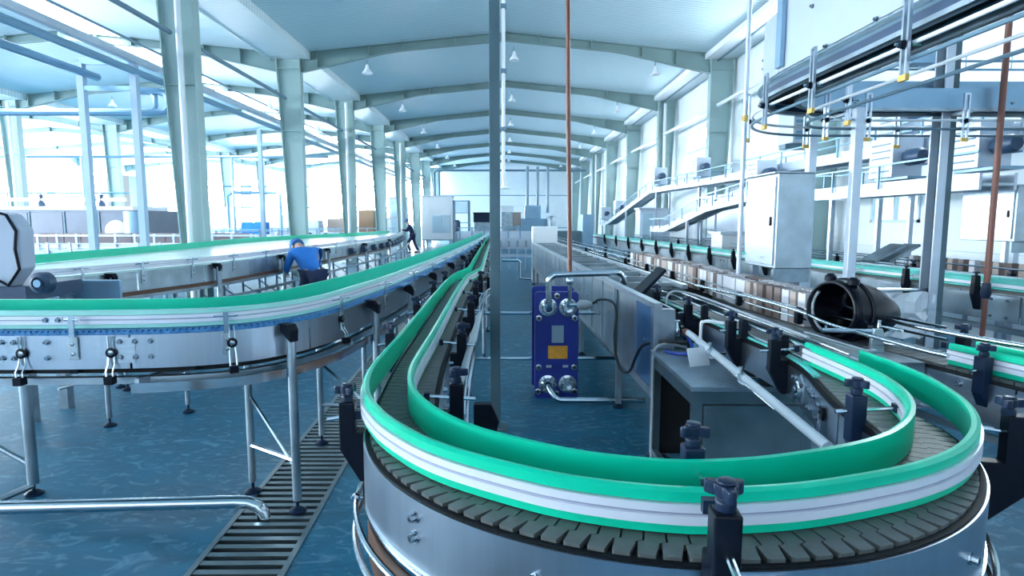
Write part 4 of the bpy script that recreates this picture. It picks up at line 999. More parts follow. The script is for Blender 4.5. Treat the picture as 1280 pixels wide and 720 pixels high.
for k in range(2): MB().obox((4.75 + .18 * k, 7.6, 1.25), (.42, .3, .03), 0, 0, -.5).build('tilted_plate', 'steel_d', mt)
MB().box(4.45, 4.5, 7.5, 7.7, 1.0, 1.1).build('chute_foot', 'steel_d', mt); MB().cyl((4.9, 7.6, 1.0), (4.9, 7.6, 1.3), .015, 6).build('chute_stay', 'steel_d', mt)
# crumpled film behind the hood
film = MB(); random.seed(11); nx, ny = 9, 6
for j in range(ny):
    for i in range(nx): film.v.append((3.05 + i * .09, 5.28 + random.uniform(-.04, .04), .62 + j * .08 + random.uniform(-.02, .02)))
for j in range(ny - 1):
    for i in range(nx - 1): film.f.append((j * nx + i, j * nx + i + 1, (j + 1) * nx + i + 1, (j + 1) * nx + i))
film = film.build('plastic_film', 'white', None, False); film.modifiers.new('th', 'SOLIDIFY').thickness = .004
tag(film, 'crumpled white plastic film hanging behind the black hood', 'plastic film')
frm = thing('film_frame', 'steel tube frame carrying the crumpled white film', 'frame', (3.4, 5.32, 0))
MB().cyl((2.98, 5.34, 1.04), (3.85, 5.34, 1.04), .014, 8).build('top_tube', 'chrome', frm, True)
for x in (2.98, 3.85): MB().cyl((x, 5.34, 0), (x, 5.34, 1.04), .014, 8).build('leg', 'chrome', frm, True)

# control cabinets
def cabinet(x0, x1, y0, y1, z0, z1, label, legs, mat='steel_m'):
    c = thing('control_cabinet', label, 'cabinet', ((x0 + x1) / 2, (y0 + y1) / 2, 0))
    MB().box(x0, x1, y0, y1, z0, z1).build('body', mat, c, False, .008)
    d = MB().box(x0 - .018, x0, y0 + .03, y1 - .03, z0 + .03, z1 - .03).build('door', 'steel', c, False, .004)
    MB().box(x0 - .03, x0 - .018, y0 + .07, y0 + .09, (z0 + z1) / 2 - .04, (z0 + z1) / 2 + .04).build('door_latch', 'black', d)
    MB().box(x0 - .04, x1 + .01, y0 - .01, y1 + .01, z1, z1 + .012).build('rain_lip', 'steel_m', c)
    MB().box(x0 + .0, x1 - .0, y0 + .02, y0 + .05, z0 - .12, z0).build('plinth', 'steel_d', c)
    for x, y in legs: MB().box(x - .03, x + .03, y - .03, y + .03, 0, z0).build('leg', 'steel_v', c)
    return c
cabinet(2.36, 2.68, 5.30, 5.95, 1.23, 2.06, 'stainless control cabinet on square legs behind the black hood', ((2.41, 5.36), (2.63, 5.36), (2.63, 5.85), (2.41, 5.85)))
cabinet(5.55, 6.15, 6.6, 7.4, 1.42, 2.03, 'stainless control cabinet at the right edge behind the red pipe', ((5.65, 6.7), (6.05, 6.7), (6.05, 7.3)))

# posts on the right
def post(name, mat, x, y, w, z1, label, rz=0.0):
    o = MB().obox((x, y, z1 / 2), (w, w, z1), rz).build(name, mat, None, False, .004); tag(o, label, 'post'); WL[o.name] = (0, 0, 0)
    MB().box(x - .08, x + .08, y - .08, y + .08, 0, .012).build('base_plate', 'steel_d', o); return o
post('square_post', 'panel_pale', 2.86, 5.02, .07, 2.56, 'pale square post under the bend of the overhead conveyor')
post('square_post', 'steel_v', 2.93, 5.9, .075, 2.5, 'thin square steel post behind the stainless control cabinet')
ib = thing('beam_post', 'tall two tone I beam post between the hood and the right red pipe', 'post', (3.80, 5.32, 0))
MB().box(3.72, 3.79, 5.26, 5.275, 0, 6.8).build('flange', 'panel_pale', ib); MB().box(3.72, 3.79, 5.39, 5.405, 0, 6.8).build('flange', 'panel_pale', ib)
MB().box(3.79, 3.84, 5.26, 5.41, 0, 6.8).build('web', 'post', ib); MB().box(3.62, 3.94, 5.2, 5.47, 0, .015).build('base_plate', 'steel_d', ib)  # dark slate paints in the post's shaded side, pale plates its lit side
post('thin_post', 'panel_pale', 4.0, 5.62, .055, 6.6, 'slim pale post standing right behind the I beam post')
rp2 = thing('red_wall_pipe', 'upright thin red brown pipe near the right edge', 'pipe', (4.05, 5.05, 1.0))
MB().tube([(4.05, 5.05, 1.13), (4.05, 5.05, 6.4)], .024, 10).build('pipe', 'red', rp2, True); MB().lathe((4.05, 5.05, 1.0), [(.03, 0), (.04, .05), (.03, .13), (0, .14)], 10).build('pipe_socket', 'navy', rp2, True)
MB().cyl((4.05, 5.05, 0), (4.05, 5.05, 1.0), .02, 8).build('pipe_tail', 'red', rp2, True)
wp = thing('hanging_rod', 'slim white rod rising past the end of the overhead conveyor', 'rod', (1.95, 5.1, 1.0))
MB().tube([(1.965, 5.1, .0), (1.975, 5.1, 6.4)], .019, 10).build('rod', 'panel_pale', wp, True)
MB().lathe((1.97, 5.1, 2.46), [(.026, 0), (.026, .05), (0, .05)], 10).build('rod_end_cap', 'yellow', wp, True)

# overhead conveyor
OP = [(2.10, .9), (2.09, 3.0), (2.08, 4.2), (2.085, 4.5), (2.12, 4.78), (2.22, 5.0), (2.38, 5.16), (2.58, 5.25), (2.8, 5.28), (3.4, 5.0 + .28), (6.4, 5.28)]
ofr = frames(catmull(OP, ST), 4)[::-1]; ofr = [(p, (-n[0], -n[1])) for p, n in ofr]   # outward = left / far side
OV = thing('overhead_conveyor', 'overhead conveyor with pale side panels bending to the right, high at the right', 'conveyor', (2.6, 4, 2.5)); ot = thin(ofr)
j = idx(ofr, 2.085, 4.45); jj = idx(ofr, 2.65, 5.265)
sgn = 1 if at(ofr, j, .1, 0)[0] < ofr[j][0][0] else -1
def oq(a): return a * sgn
def osw(fr, o0, o1, z0, z1, name, mat, par=OV): return MB().sweep(thin(fr), [(oq(o0), z0), (oq(o0), z1), (oq(o1), z1), (oq(o1), z0)]).build(name, mat, par, True)
osw(ofr, -.13, .13, 2.64, 2.68, 'chain_belt', 'dark')
osw(ofr, .13, .142, 2.555, 2.63, 'side_beam', 'motor'); osw(ofr, -.142, -.13, 2.555, 2.74, 'side_beam', 'panel_blue')
osw(ofr, .10, .155, 2.555, 2.58, 'bottom_flange', 'steel_d'); osw(ofr, -.155, -.10, 2.555, 2.58, 'bottom_flange', 'steel_d')
osw(ofr, .142, .165, 2.645, 2.665, 'top_bead', 'chrome'); osw(ofr, .12, .142, 2.625, 2.685, 'bead_channel', 'pipe_d')
osw(ofr[j:], .125, .135, 2.70, 3.36, 'cover_panel', 'panel_pale'); osw(ofr[:jj], .150, .158, 2.56, 2.86, 'cover_panel', 'panel_blue')
osw(ofr[jj:j], .125, .135, 2.70, 3.14, 'cover_panel', 'panel_pale')
MB().box(1.91, 1.94, 4.36, 4.44, 2.72, 3.36).build('panel_upright', 'panel_blue', OV); MB().box(1.94, 2.25, 4.38, 4.42, 3.32, 3.36).build('panel_upright', 'panel_blue', OV)
for o_, z in ((.20, 2.47), (.20, 2.40), (-.20, 2.47), (-.20, 2.40)):
    MB().tube([at(ofr, i, oq(o_), z) for i in range(0, len(ofr), 8)], .011, 8).build('round_guide_rail', 'white' if z > 2.45 else 'pipe_d', OV, True)
osl = MB()
osl = MB().box(-.008, .008, -.026, -.012, -.20, .16).box(-.008, .008, .012, .026, -.20, .16).box(-.008, .008, -.026, .026, .145, .16).build('slotted_hanger', 'steel_v', None); WL[osl.name] = (0, 0, 0)
MB().box(-.010, .010, -.028, .028, -.225, -.195).build('yellow_end_cap', 'yellow', osl, False, .002)
MB().lathe((0, 0, -.06), [(.018, -.02), (.022, 0), (.018, .03), (0, .03)], 8, axis=(1, 0, 0)).build('hanger_clamp', 'black', osl, True)
MB().cyl((-.07, 0, -.06), (.05, 0, -.06), .007, 6).build('hanger_rod', 'chrome', osl, True)
stash(osl)
for x, y, o_ in ((2.08, 4.4, .24), (2.08, 3.75, .24), (2.2, 4.98, .24), (2.08, 4.2, -.24), (2.5, 5.23, -.24), (2.95, 5.28, -.24), (3.75, 5.28, -.24), (4.8, 5.28, -.24), (2.7, 5.27, .24), (3.5, 5.28, .24), (2.09, 2.9, .24)):
    put(osl, OV, ofr, idx(ofr, x, y), oq(o_), 2.52)
for y in (1.8, 2.3, 2.8, 3.3, 3.8): put(BOLT, OV, ofr, idx(ofr, 2.08, y), oq(.142), 2.70, sgn); put(BOLT, OV, ofr, idx(ofr, 2.08, y + .2), oq(.135), 3.0, sgn)
for x in (2.9, 4.2, 5.3): put(BOLT, OV, ofr, idx(ofr, x, 5.28), oq(-.142), 2.62, -sgn)
for x in (2.86, 3.80, 6.3): MB().box(x - .02, x + .02, 5.05, 5.5, 2.53, 2.555).build('carrier_arm', 'steel_d', OV)
# hanger straps to roof
for y in (1.6, 3.6): MB().cyl((2.2, y, 2.74), (2.2, y, 6.2), .012, 6).build('hanger_strap', 'steel_v', OV)

# ------------------------------------------------------------------ 6. rising conveyor along the right wall and its motors
def elev(name, label, pts, w, legs, mat='panel_pale'):
    o = thing(name, label, 'conveyor', (pts[0][0], pts[0][1], 0))
    for a, b in zip(pts, pts[1:]):
        a, b = Vector(a), Vector(b); d = (b - a).normalized(); s = Vector((d.y, -d.x, 0)).normalized()
        for k in (-1, 1): MB().bar(a + s * (w / 2 * k), b + s * (w / 2 * k), .03, .17).build('side_beam', mat, o)
        MB().bar(a - Vector((0, 0, .03)), b - Vector((0, 0, .03)), w - .04, .03).build('belt', 'steel_m', o)
        n = max(2, int((b - a).length / .9))
        for k in range(n):
            p = a + (b - a) * ((k + .5) / n)
            for q in (-1, 1): MB().box(p.x + s.x * (w / 2 + .04) * q - .012, p.x + s.x * (w / 2 + .04) * q + .012, p.y - .012, p.y + .012, p.z + .0, p.z + .30).build('rail_post', 'pipe_b', o)
        for q in (-1, 1): MB().bar(a + s * (w / 2 + .04) * q + Vector((0, 0, .30)), b + s * (w / 2 + .04) * q + Vector((0, 0, .30)), .02, .02).build('guard_rail', 'pipe_b', o)
    for x, y, z in legs:
        for q in (-w / 2, w / 2): MB().box(x + q - .03, x + q + .03, y - .03, y + .03, 0, z).build('leg', 'steel_v', o)
        MB().box(x - w / 2, x + w / 2, y - .02, y + .02, z * .45, z * .45 + .05).build('cross_bar', 'steel_v', o)
    return o
elev('elevated_conveyor', 'high pale conveyor with guard rails sloping down along the right wall', [(5.5, 6.3, 2.62), (5.45, 15, 2.66), (5.4, 22, 2.72), (5.3, 30.5, 1.55), (5.3, 33, 1.5)], .45, [(5.5, 8.6, 2.5), (5.47, 12.5, 2.55), (5.45, 16.5, 2.55), (5.4, 21, 2.6), (5.35, 26, 2.05), (5.3, 32, 1.4)])
elev('lower_elevated_conveyor', 'lower pale conveyor dipping beneath the high one by the right wall', [(5.0, 6.2, 2.05), (5.0, 9.5, 2.05), (4.95, 11.5, 2.15), (4.85, 14.2, 1.95), (4.75, 17.5, 1.42), (4.7, 19, 1.4)], .36, [(5.0, 9.0, 1.95), (4.95, 12, 2.0), (4.8, 15.5, 1.65), (4.7, 18.8, 1.3)])
def drive(x, y, z, label, s=1.0, col='panel_blue'):
    o = thing('conveyor_drive', label, 'motor', (x, y, z), 'drive boxes on the raised conveyors')
    MB().box(x - .16 * s, x + .16 * s, y - .30 * s, y + .10 * s, z, z + .42 * s).build('gearbox_cover', 'panel_pale', o, False, .01)
    for k in range(5): MB().box(x - .165 * s, x - .16 * s, y - .26 * s, y + .06 * s, z + (.06 + .07 * k) * s, z + (.075 + .07 * k) * s).build('vent_slot', 'pipe_d', o)
    MB().lathe((x, y - .30 * s, z + .2 * s), [(.07 * s, 0), (.085 * s, .03 * s), (.085 * s, .2 * s), (.06 * s, .24 * s), (0, .24 * s)], 12, axis=(0, -1, 0)).build('motor_body', 'motor', o, True)
    MB().box(x - .12 * s, x + .12 * s, y - .5 * s, y + .05 * s, z - .03, z).build('motor_base', col, o)
for x, y, z, s, lab in ((5.5, 8.7, 2.86, 1.1, 'drive box on the high conveyor, nearest to the right edge'), (5.45, 17.3, 2.86, 1.25, 'drive box on the high conveyor above its middle'), (5.4, 21.8, 2.9, 1.4, 'drive box at the bend of the high conveyor'),
                        (5.3, 28.6, 1.95, 1.5, 'drive box halfway down the sloping conveyor'), (5.3, 32.6, 1.7, 1.6, 'drive box at the foot of the sloping conveyor'), (5.0, 8.0, 2.19, 1.2, 'drive box on the lower raised conveyor behind the I beam post'), (5.0, 6.6, 2.19, 1.1, 'drive box on the lower raised conveyor at the right edge'), (4.95, 12, 2.3, 1.2, 'drive box on the lower raised conveyor left of the cabinet')):
    drive(x, y, z, lab, s)
# cable tray with round rails behind the plate of the overhead conveyor
ctr = thing('cable_tray', 'thin blue cable tray running across behind the overhead conveyor plate', 'cable tray', (4.5, 6.1, 3.1))
for z in (3.12, 3.20): MB().cyl((2.5, 6.1, z), (6.6, 6.1, z), .012, 6).build('tray_rail', 'pipe_b', ctr)
for k in range(9): MB().cyl((2.7 + .45 * k, 6.1, 3.12), (2.7 + .45 * k, 6.1, 3.26), .006, 5).build('tray_stay', 'pipe_b', ctr)
MB().box(3.9, 4.2, 6.0, 6.2, 3.16, 3.28).build('junction_box', 'panel_blue', ctr)
# ------------------------------------------------------------------ 7. the left side
Z2 = 1.15
N2 = [(-4.15, 5.25), (-3.93, 6.1), (-3.62, 7.3), (-3.5, 8.6), (-3.46, 10.5), (-3.38, 13), (-3.3, 16), (-3.6, 20), (-4.25, 25)]
F2 = [(-5.45, 7.0), (-5.55, 8.8), (-5.6, 10.5), (-5.8, 12.5), (-5.9, 14.5), (-5.5, 17.5), (-4.86, 20.3), (-4.7, 23.4), (-4.75, 25)]
nfr = frames(catmull(N2, ST * 2), 4); ffr = frames(catmull(F2, ST * 2), 4)
W2 = thing('accumulation_conveyor', 'wide pale accumulation conveyor with green rails behind the curved conveyor', 'conveyor', (-4.6, 10, 0))
rail(W2, nfr, 0, 1, Z2, 'profile', h=.07); rail(W2, ffr, 0, -1, Z2, 'green', h=.11, prof=False)
n = 60; tb = MB()
for k in range(n + 1):
    a = nfr[int((len(nfr) - 1) * k / n)][0]; b = ffr[int((len(ffr) - 1) * k / n)][0]; tb.v += [(a[0] + .06, a[1], Z2 - .002), (b[0] - .06, b[1], Z2 - .002), (a[0] + .06, a[1], Z2 - .03), (b[0] - .06, b[1], Z2 - .03)]
for k in range(n):
    i = k * 4; tb.f += [(i, i + 1, i + 5, i + 4), (i + 2, i + 6, i + 7, i + 3), (i, i + 4, i + 6, i + 2), (i + 1, i + 3, i + 7, i + 5)]
tb.build('belt', 'pale_belt', W2)
nc = [0] + [idx(nfr, -3.5, y) for y in (6.2, 7.2, 8.2, 9.4, 10.8, 12.4, 14.4, 17)] + [len(nfr)]
for a, b in zip(nc, nc[1:]):
    f = thin(nfr[a:b]); MB().sweep(f, [(.07, Z2 - .22), (.07, Z2 - .02), (.078, Z2 - .02), (.078, Z2 - .22)]).build('side_panel', 'steel_m', W2, True)
MB().sweep(thin(ffr), [(-.07, Z2 - .22), (-.07, Z2 - .02), (-.062, Z2 - .02), (-.062, Z2 - .22)]).build('side_panel', 'steel_m', W2, True)
for z, o_ in ((Z2 - .30, .05), (.72, .25)):
    MB().sweep(thin(nfr), [(o_, z), (o_, z + .035), (o_ + .035, z + .035), (o_ + .035, z)]).build('return_rail', 'steel_d', W2)
MB().sweep(thin(nfr), [(-.05, Z2 - .27), (-.05, Z2 - .22), (.06, Z2 - .22), (.06, Z2 - .27)]).build('return_strip', 'brown', W2)
for y in (5.6, 6.3, 7.0, 7.8, 8.7, 9.7, 10.8, 12, 13.4, 15, 17): put(gb, W2, nfr, idx(nfr, -3.6, y), .078, Z2 - .03)
for y in (5.9, 7.4, 9.2, 11.4, 14, 17): 
    i = idx(nfr, -3.6, y); p = at(nfr, i, .13, 0); leg(W2, p[0], p[1], Z2 - .05, 'steel_m', .032); put(cap, W2, nfr, i, .13, Z2 - .06)
for k, y in enumerate([5.8, 6.3, 6.8, 7.4, 8.0, 8.6, 9.2, 9.8, 10.5, 11.2, 12, 12.8, 13.6, 14.6, 15.6, 17, 18.5, 20, 22]):
    i = idx(nfr, -3.5, y); p = at(nfr, i, .28, 0); q = at(nfr, i, -.5, 0)
    leg(W2, p[0], p[1], .74, 'pipe_d', .022); leg(W2, q[0], q[1], Z2 - .05, 'pipe_d', .02, False)
    MB().cyl((p[0], p[1], .32), (q[0], q[1], .32), .012, 6).build('cross_tube', 'steel_d', W2, True)
    MB().cyl((p[0], p[1], .18), (q[0], q[1], .7), .010, 6).build('diagonal_brace', 'steel_d', W2, True)
for y in (8, 11, 14.5): p = at(ffr, idx(ffr, -5.6, y), .15, 0); leg(W2, p[0], p[1], Z2 - .05, 'steel_d', .03)
MB().tube([at(nfr, i, .28, .42) for i in range(0, len(nfr), 20)], .014, 6).build('side_tube', 'steel_d', W2, True)
MB().tube([at(nfr, i, .28, .2) for i in range(0, len(nfr), 20)], .014, 6).build('side_tube', 'steel_d', W2, True)
MB().box(-4.1, -3.55, 5.6, 5.64, Z2 - .23, Z2 - .04).build('drive_cover', 'panel_blue', W2, False, .01)
for k in range(12):       # a stretch of motors along the far end
    i = idx(nfr, -3.3, 13 + k * .9); p = at(nfr, i, .12, Z2 - .14); MB().lathe(p, [(.06, -.12), (.08, -.08), (.08, .08), (.05, .14)], 8, axis=(0, 1, 0)).build('roller_drive', 'motor', W2, True)

Wh = thing('white_machine_hood', 'white rounded machine hood with black edging at the left edge', 'machine', (-4.3, 4.9, 0))
MB().prism([(-5.6, 1.14), (-3.80, 1.14), (-3.69, 1.28), (-3.68, 1.58), (-3.76, 1.70), (-3.86, 1.72), (-5.6, 1.72)], lambda u, v, t: (u - .07, t, v), 4.75, 4.90).build('hood', 'hood_pale', Wh, False, .012)
MB().tube([(-3.90, 4.735, 1.715), (-3.83, 4.735, 1.695), (-3.765, 4.735, 1.57), (-3.785, 4.735, 1.43), (-3.765, 4.735, 1.28), (-3.86, 4.735, 1.15), (-3.95, 4.735, 1.20), (-4.03, 4.735, 1.14)], .012, 6).build('black_edging', 'black', Wh, True)
MB().lathe((-4.2, 5.0, 1.72), [(.06, 0), (.06, .04), (.03, .06), (.05, .08), (0, .10)], 10).build('hood_cap', 'motor', Wh, True)
MB().box(-5.6, -3.75, 4.76, 5.4, 1.02, 1.14).build('bed', 'motor', Wh)
MB().lathe((-3.60, 4.78, 1.17), [(.05, -.02), (.085, 0), (.085, .07), (.05, .09), (.05, .07), (0, .07)], 16, axis=(0, -1, 0)).build('drive_wheel', 'motor', Wh, True)
MB().lathe((-3.60, 4.70, 1.17), [(.03, 0), (.03, .02), (0, .02)], 10, axis=(0, -1, 0)).build('wheel_hub', 'pipe_b', Wh, True)
for x in (-5.4, -3.9): 
    for y in (4.9, 5.3): MB().box(x - .04, x + .04, y - .04, y + .04, 0, 1.02).build('leg', 'steel_d', Wh)

# low shelf of round rails left of the hood (between the two lines)
LB = thing('rod_guide_bench', 'low bench of dark parallel guide rods in front of the white hood', 'bench', (-3.6, 4.6, 0))
for k in range(5): MB().tube([(-5.2, 4.35 + .06 * k, .86 + .01 * k), (-4.0, 4.40 + .06 * k, .87 + .01 * k), (-3.2, 4.6 + .07 * k, .92 + .01 * k), (-2.6, 5.1 + .08 * k, .95)], .012, 6).build('guide_rod', 'steel_d', LB, True)
for x, y in ((-4.8, 4.5), (-4.0, 4.55), (-3.2, 4.8), (-2.75, 5.15)): leg(LB, x, y, .88, 'steel_d', .02); MB().bar((x, y - .25, .86), (x, y + .25, .86), .03, .03).build('cross_bar', 'steel_d', LB)

# H frames and the pipes they carry
def hframe(y, label):
    o = thing('pipe_frame', label, 'frame', (-7.4, y, 0))
    for x in (-7.85, -6.88): MB().box(x - .06, x + .06, y - .06, y + .06, 0, 4.55).build('post', 'post_blue', o)
    for z in (4.05, 4.52): MB().box(-7.85, -6.88, y - .05, y + .05, z, z + .08).build('cross_bar', 'pipe_b', o)
hframe(11.7, 'nearer two post pipe frame left of the first column'); hframe(19.9, 'farther two post pipe frame behind the first column')
for x, z, r, lab, mat, y0, y1 in ((-7.75, 4.36, .075, 'blue pipe ending on the nearer pipe frame', 'pipe_b', 5, 12.0), (-6.86, 4.40, .07, 'lower of the long pipes over the left conveyors', 'pipe_b', 5, 50), (-6.86, 4.62, .085, 'white upper long pipe over the left conveyors', 'panel_pale', 5, 50), (-7.08, 4.70, .075, 'blue upper long pipe over the left conveyors', 'pipe_b', 5, 50), (-7.1, 4.50, .035, 'thin pipe between the long pipes over the left conveyors', 'panel_pale', 5, 50)):
    tag(MB().tube([(x, y0, z), (x, y1, z)], r, 8).build('overhead_pipe', mat, None, True), lab, 'pipe')
lpp = tag(MB().tube([(-16, 12.4, 3.78), (-6.95, 12.4, 3.78), (-6.72, 12.4, 3.80), (-6.64, 12.4, 3.9), (-6.64, 12.4, 4.05), (-6.70, 12.4, 4.15), (-6.85, 12.4, 4.18), (-7.3, 12.4, 4.2)], .07, 8).build('loop_pipe', 'pipe_b', None, True), 'horizontal blue pipe with a loop beside the nearer pipe frame', 'pipe')
MB().tube([(-7.3, 12.4, 4.18), (-6.98, 12.4, 4.16), (-6.9, 12.4, 4.08), (-6.9, 12.4, 3.9), (-6.98, 12.4, 3.80)], .05, 8).build('inner_loop', 'pipe_b', lpp, True)
for y, x0, x1, z, lab in ((23.5, -18, -6.7, 4.05, 'long pipe crossing at the height of the third left column'), (33.5, -19, -6.7, 3.5, 'long pipe crossing farther back behind the left columns'), (44, -32, -6.8, 2.6, 'distant pipe crossing low behind the left columns'), (28, -32, -17, 2.9, 'pipe crossing behind the outer left columns'), (26, -32, -18, 4.3, 'higher pipe crossing behind the outer left columns')):
    p = tag(MB().tube([(x0, y, z), (x1, y, z)], .05, 6).build('cross_pipe', 'pipe_b', None, True), lab, 'pipe')
    MB().cyl(((x0 + x1) / 2 + 2, y, 0), ((x0 + x1) / 2 + 2, y, z), .05, 6).build('pipe_stand', 'pipe_b', p); MB().cyl((x0 + 2, y, 0), (x0 + 2, y, z), .05, 6).build('pipe_stand', 'pipe_b', p)
pl = tag(MB().tube([(-14.4, 32, .0), (-14.4, 32, 2.95), (-14.1, 32, 3.1), (-11.9, 32, 3.1), (-11.7, 32, 3.0), (-11.7, 32, .0)], .09, 8).build('arch_pipe', 'pipe_b', None, True), 'arched pipe standing between the left columns', 'pipe')

# tunnel machine, crate line and other far machines at left
tm = thing('tunnel_pasteuriser', 'long grey tunnel machine with panelled side far at left', 'machine', (-13, 18, 0))
MB().box(-16.0, -10.2, 17.0, 19.2, .6, 1.95).build('body', 'panel_mid', tm, False, .03)
for k in range(6):
    x = -15.9 + k * .95; p = MB().box(x, x + .86, 16.96, 17.0, .75, 1.88).build('panel', 'panel_mid', tm, False, .01)
    MB().box(x + .88, x + .93, 16.95, 17.0, .7, 1.9).build('panel_joint', 'pipe_d', tm)
    if k in (2, 5): 
        MB().lathe((x + .45, 16.96, 1.35), [(.32, 0), (.32, .05), (.24, .06), (0, .06)], 18, axis=(0, -1, 0)).build('round_hatch', 'motor' if k == 2 else 'steel_m', p, True)
MB().lathe((-10.2, 17.0, 1.3), [(.3, -.6), (.3, .6)], 16).build('rounded_end', 'panel_blue', tm, True)
MB().box(-16, -10.4, 17.2, 19, 1.95, 2.05).build('roof_cover', 'white', tm)
MB().tube([(-16, 17.6, 2.25), (-10.8, 17.6, 2.25)], .05, 8).build('top_pipe', 'white', tm, True)
for x in (-14.7, -13.2, -11.5): MB().lathe((x, 17.6, 2.05), [(.10, 0), (.10, .1), (.05, .15), (.05, .3), (.12, .32), (0, .36)], 8).build('top_valve', 'motor', tm, True)
for x in (-15.8, -10.6):
    for y in (17.2, 19): MB().box(x - .08, x + .08, y - .08, y + .08, 0, .6).build('leg', 'steel_d', tm)
cl = thing('crate_conveyor', 'straight conveyor carrying a row of taupe crates far at left', 'conveyor', (-9.5, 15, 0))
MB().box(-14, -5.9, 14.7, 15.3, 1.02, 1.10).build('bed', 'steel_m', cl); MB().box(-14, -5.9, 14.66, 14.70, .9, 1.12).build('side_rail', 'panel_pale', cl); MB().box(-14, -5.9, 14.6, 14.64, 1.28, 1.32).build('guard_rail', 'panel_pale', cl)
for k in range(18):
    x = -13.9 + k * .46; MB().box(x - .025, x + .025, 14.62, 14.68, .9, 1.34).build('rail_post', 'panel_pale', cl)
    if k % 3 == 0:
        for y in (14.75, 15.25): MB().box(x - .03, x + .03, y - .03, y + .03, 0, 1.02).build('leg', 'steel_d', cl)
def crate():
    o = thing('crate', 'x', 'crate')
    MB().box(-.19, .19, -.15, .15, 0, .02).build('bottom', 'crate', o)
    for a in (-1, 1):
        MB().box(-.19, .19, a * .15 - .01, a * .15 + .01, .0, .25).build('long_side', 'crate', o); MB().box(a * .19 - .01, a * .19 + .01, -.15, .15, 0, .25).build('short_side', 'crate', o)
    MB().box(-.175, .175, -.135, .135, .05, .2).build('contents', 'card_d', o)
    return o
cr = crate()
for k in range(19):
    x = -13.7 + .405 * k; lab = 'taupe open crate, %s from the left end of the far crate line' % nth(k)
    if k == 0: cr.location = (x, 15, 1.10); cr['label'] = lab; cr['group'] = 'crates on the crate conveyor'
    else: clone(cr, (x, 15, 1.10), lab)
c3 = thing('rear_crate_conveyor', 'conveyor with low guard rails in front of the crate line at left', 'conveyor', (-8.5, 12.6, 0))
MB().box(-13, -6.1, 12.9, 13.4, .92, 1.02).build('bed', 'steel_d', c3)
for z in (1.08, 1.17): MB().cyl((-13, 12.88, z), (-6.1, 12.88, z), .014, 6).build('guard_rail', 'panel_pale', c3)
for k in range(15):
    x = -12.9 + .47 * k; MB().box(x - .02, x + .02, 12.86, 12.9, .9, 1.2).build('rail_post', 'panel_pale', c3)
    if k % 4 == 0:
        for y in (12.95, 13.35): MB().box(x - .03, x + .03, y - .03, y + .03, 0, .92).build('leg', 'steel_d', c3)
# ------------------------------------------------------------------ 8. the far end
def machine(name, label, x0, x1, y0, y1, z1, mat='white', wins=(), legs=True, cat='machine', top=None):
    o = thing(name, label, cat, ((x0 + x1) / 2, (y0 + y1) / 2, 0)); zb = .5 if legs else 0
    MB().box(x0, x1, y0, y1, zb, z1).build('body', mat, o, False, .02)
    for a, b, c, d in wins:
        f = MB().box(a, b, y0 - .04, y0, c, d).build('door', 'frame', o); MB().box(a + .05, b - .05, y0 - .05, y0 - .035, c + .05, d - .05).build('door_window', 'glassy', f)
    MB().box(x0 - .05, x1 + .05, y0 - .05, y1 + .05, z1, z1 + .06).build('top_edge', 'panel_pale', o)
    if legs:
        MB().box(x0, x1, y0, y1, .42, .5).build('bed', 'steel_d', o)
        for x in (x0 + .1, x1 - .1):
            for y in (y0 + .1, y1 - .1): MB().box(x - .05, x + .05, y - .05, y + .05, 0, .42).build('leg', 'steel_d', o)
    return o
machine('filling_machine', 'bright white filling machine with window doors at the far end', -5.2, -3.35, 38, 40, 3.15, 'white', ((-4.55, -3.95, .9, 2.0), (-3.9, -3.45, .9, 2.0)))
machine('white_locker_machine', 'tall pale two door machine left of the filling machine', -7.2, -6.2, 38, 39.2, 3.05, 'panel_pale', ((-7.1, -6.3, .7, 1.75), (-7.1, -6.3, 1.85, 2.9)))
rk = thing('rack_machine', 'tall dark framed labelling machine beside the filling machine', 'machine', (-2.7, 37, 0))
for x in (-3.1, -2.2):
    for y in (36.6, 37.3): MB().box(x - .05, x + .05, y - .05, y + .05, 0, 2.85).build('post', 'pipe_d', rk)
for z in (.9, 1.5, 2.1, 2.8): MB().box(-3.15, -2.15, 36.55, 37.35, z, z + .06).build('shelf', 'pipe_b', rk)
MB().box(-3.0, -2.3, 36.6, 37.3, 2.2, 2.75).build('glass_box', 'glassy', rk); MB().box(-3.05, -2.25, 36.6, 37.3, .3, .9).build('base_cabinet', 'steel_d', rk)
MB().lathe((-2.9, 36.5, 1.3), [(.2, -.3), (.2, .3), (.1, .4)], 10).build('drum', 'motor', rk, True)
tk = thing('palletiser', 'grey machine with box top and upright pipes at the far end right of centre', 'machine', (2.0, 42, 0))
MB().box(.8, 3.0, 41.5, 43, .6, 1.8).build('body', 'panel_blue', tk, False, .05); MB().box(1.3, 2.4, 41.6, 42.8, 1.8, 2.7).build('top_box', 'panel_blue', tk, False, .03)
for x in (.65, 3.1): MB().lathe((x, 41.4, 1.5), [(.0, -.8), (.35, -.7), (.38, 0), (.3, .4), (0, .5)], 14).build('rounded_end', 'steel_m', tk, True)
for x in (1.5, 2.2, 2.9): MB().cyl((x, 42.2, 2.2), (x, 42.2, 5.35), .1, 8).build('upright_pipe', 'pipe_d', tk, True)
for x in (.9, 2.9): MB().box(x - .1, x + .1, 41.6, 42.8, 0, .6).build('leg', 'steel_d', tk)
tag(MB().tube([(-5.3, 46, .4), (-5.3, 46, 5.2), (-5.1, 46, 5.38), (6.0, 46, 5.38)], .08, 8).build('portal_pipe', 'pipe_d', None, True), 'dark pipe portal spanning the far end of the middle hall', 'pipe')
tag(MB().tube([(-4.95, 46, .4), (-4.95, 46, 5.3)], .08, 8).build('upright_pipe', 'pipe_d', None, True), 'second upright dark pipe under the far portal', 'pipe')
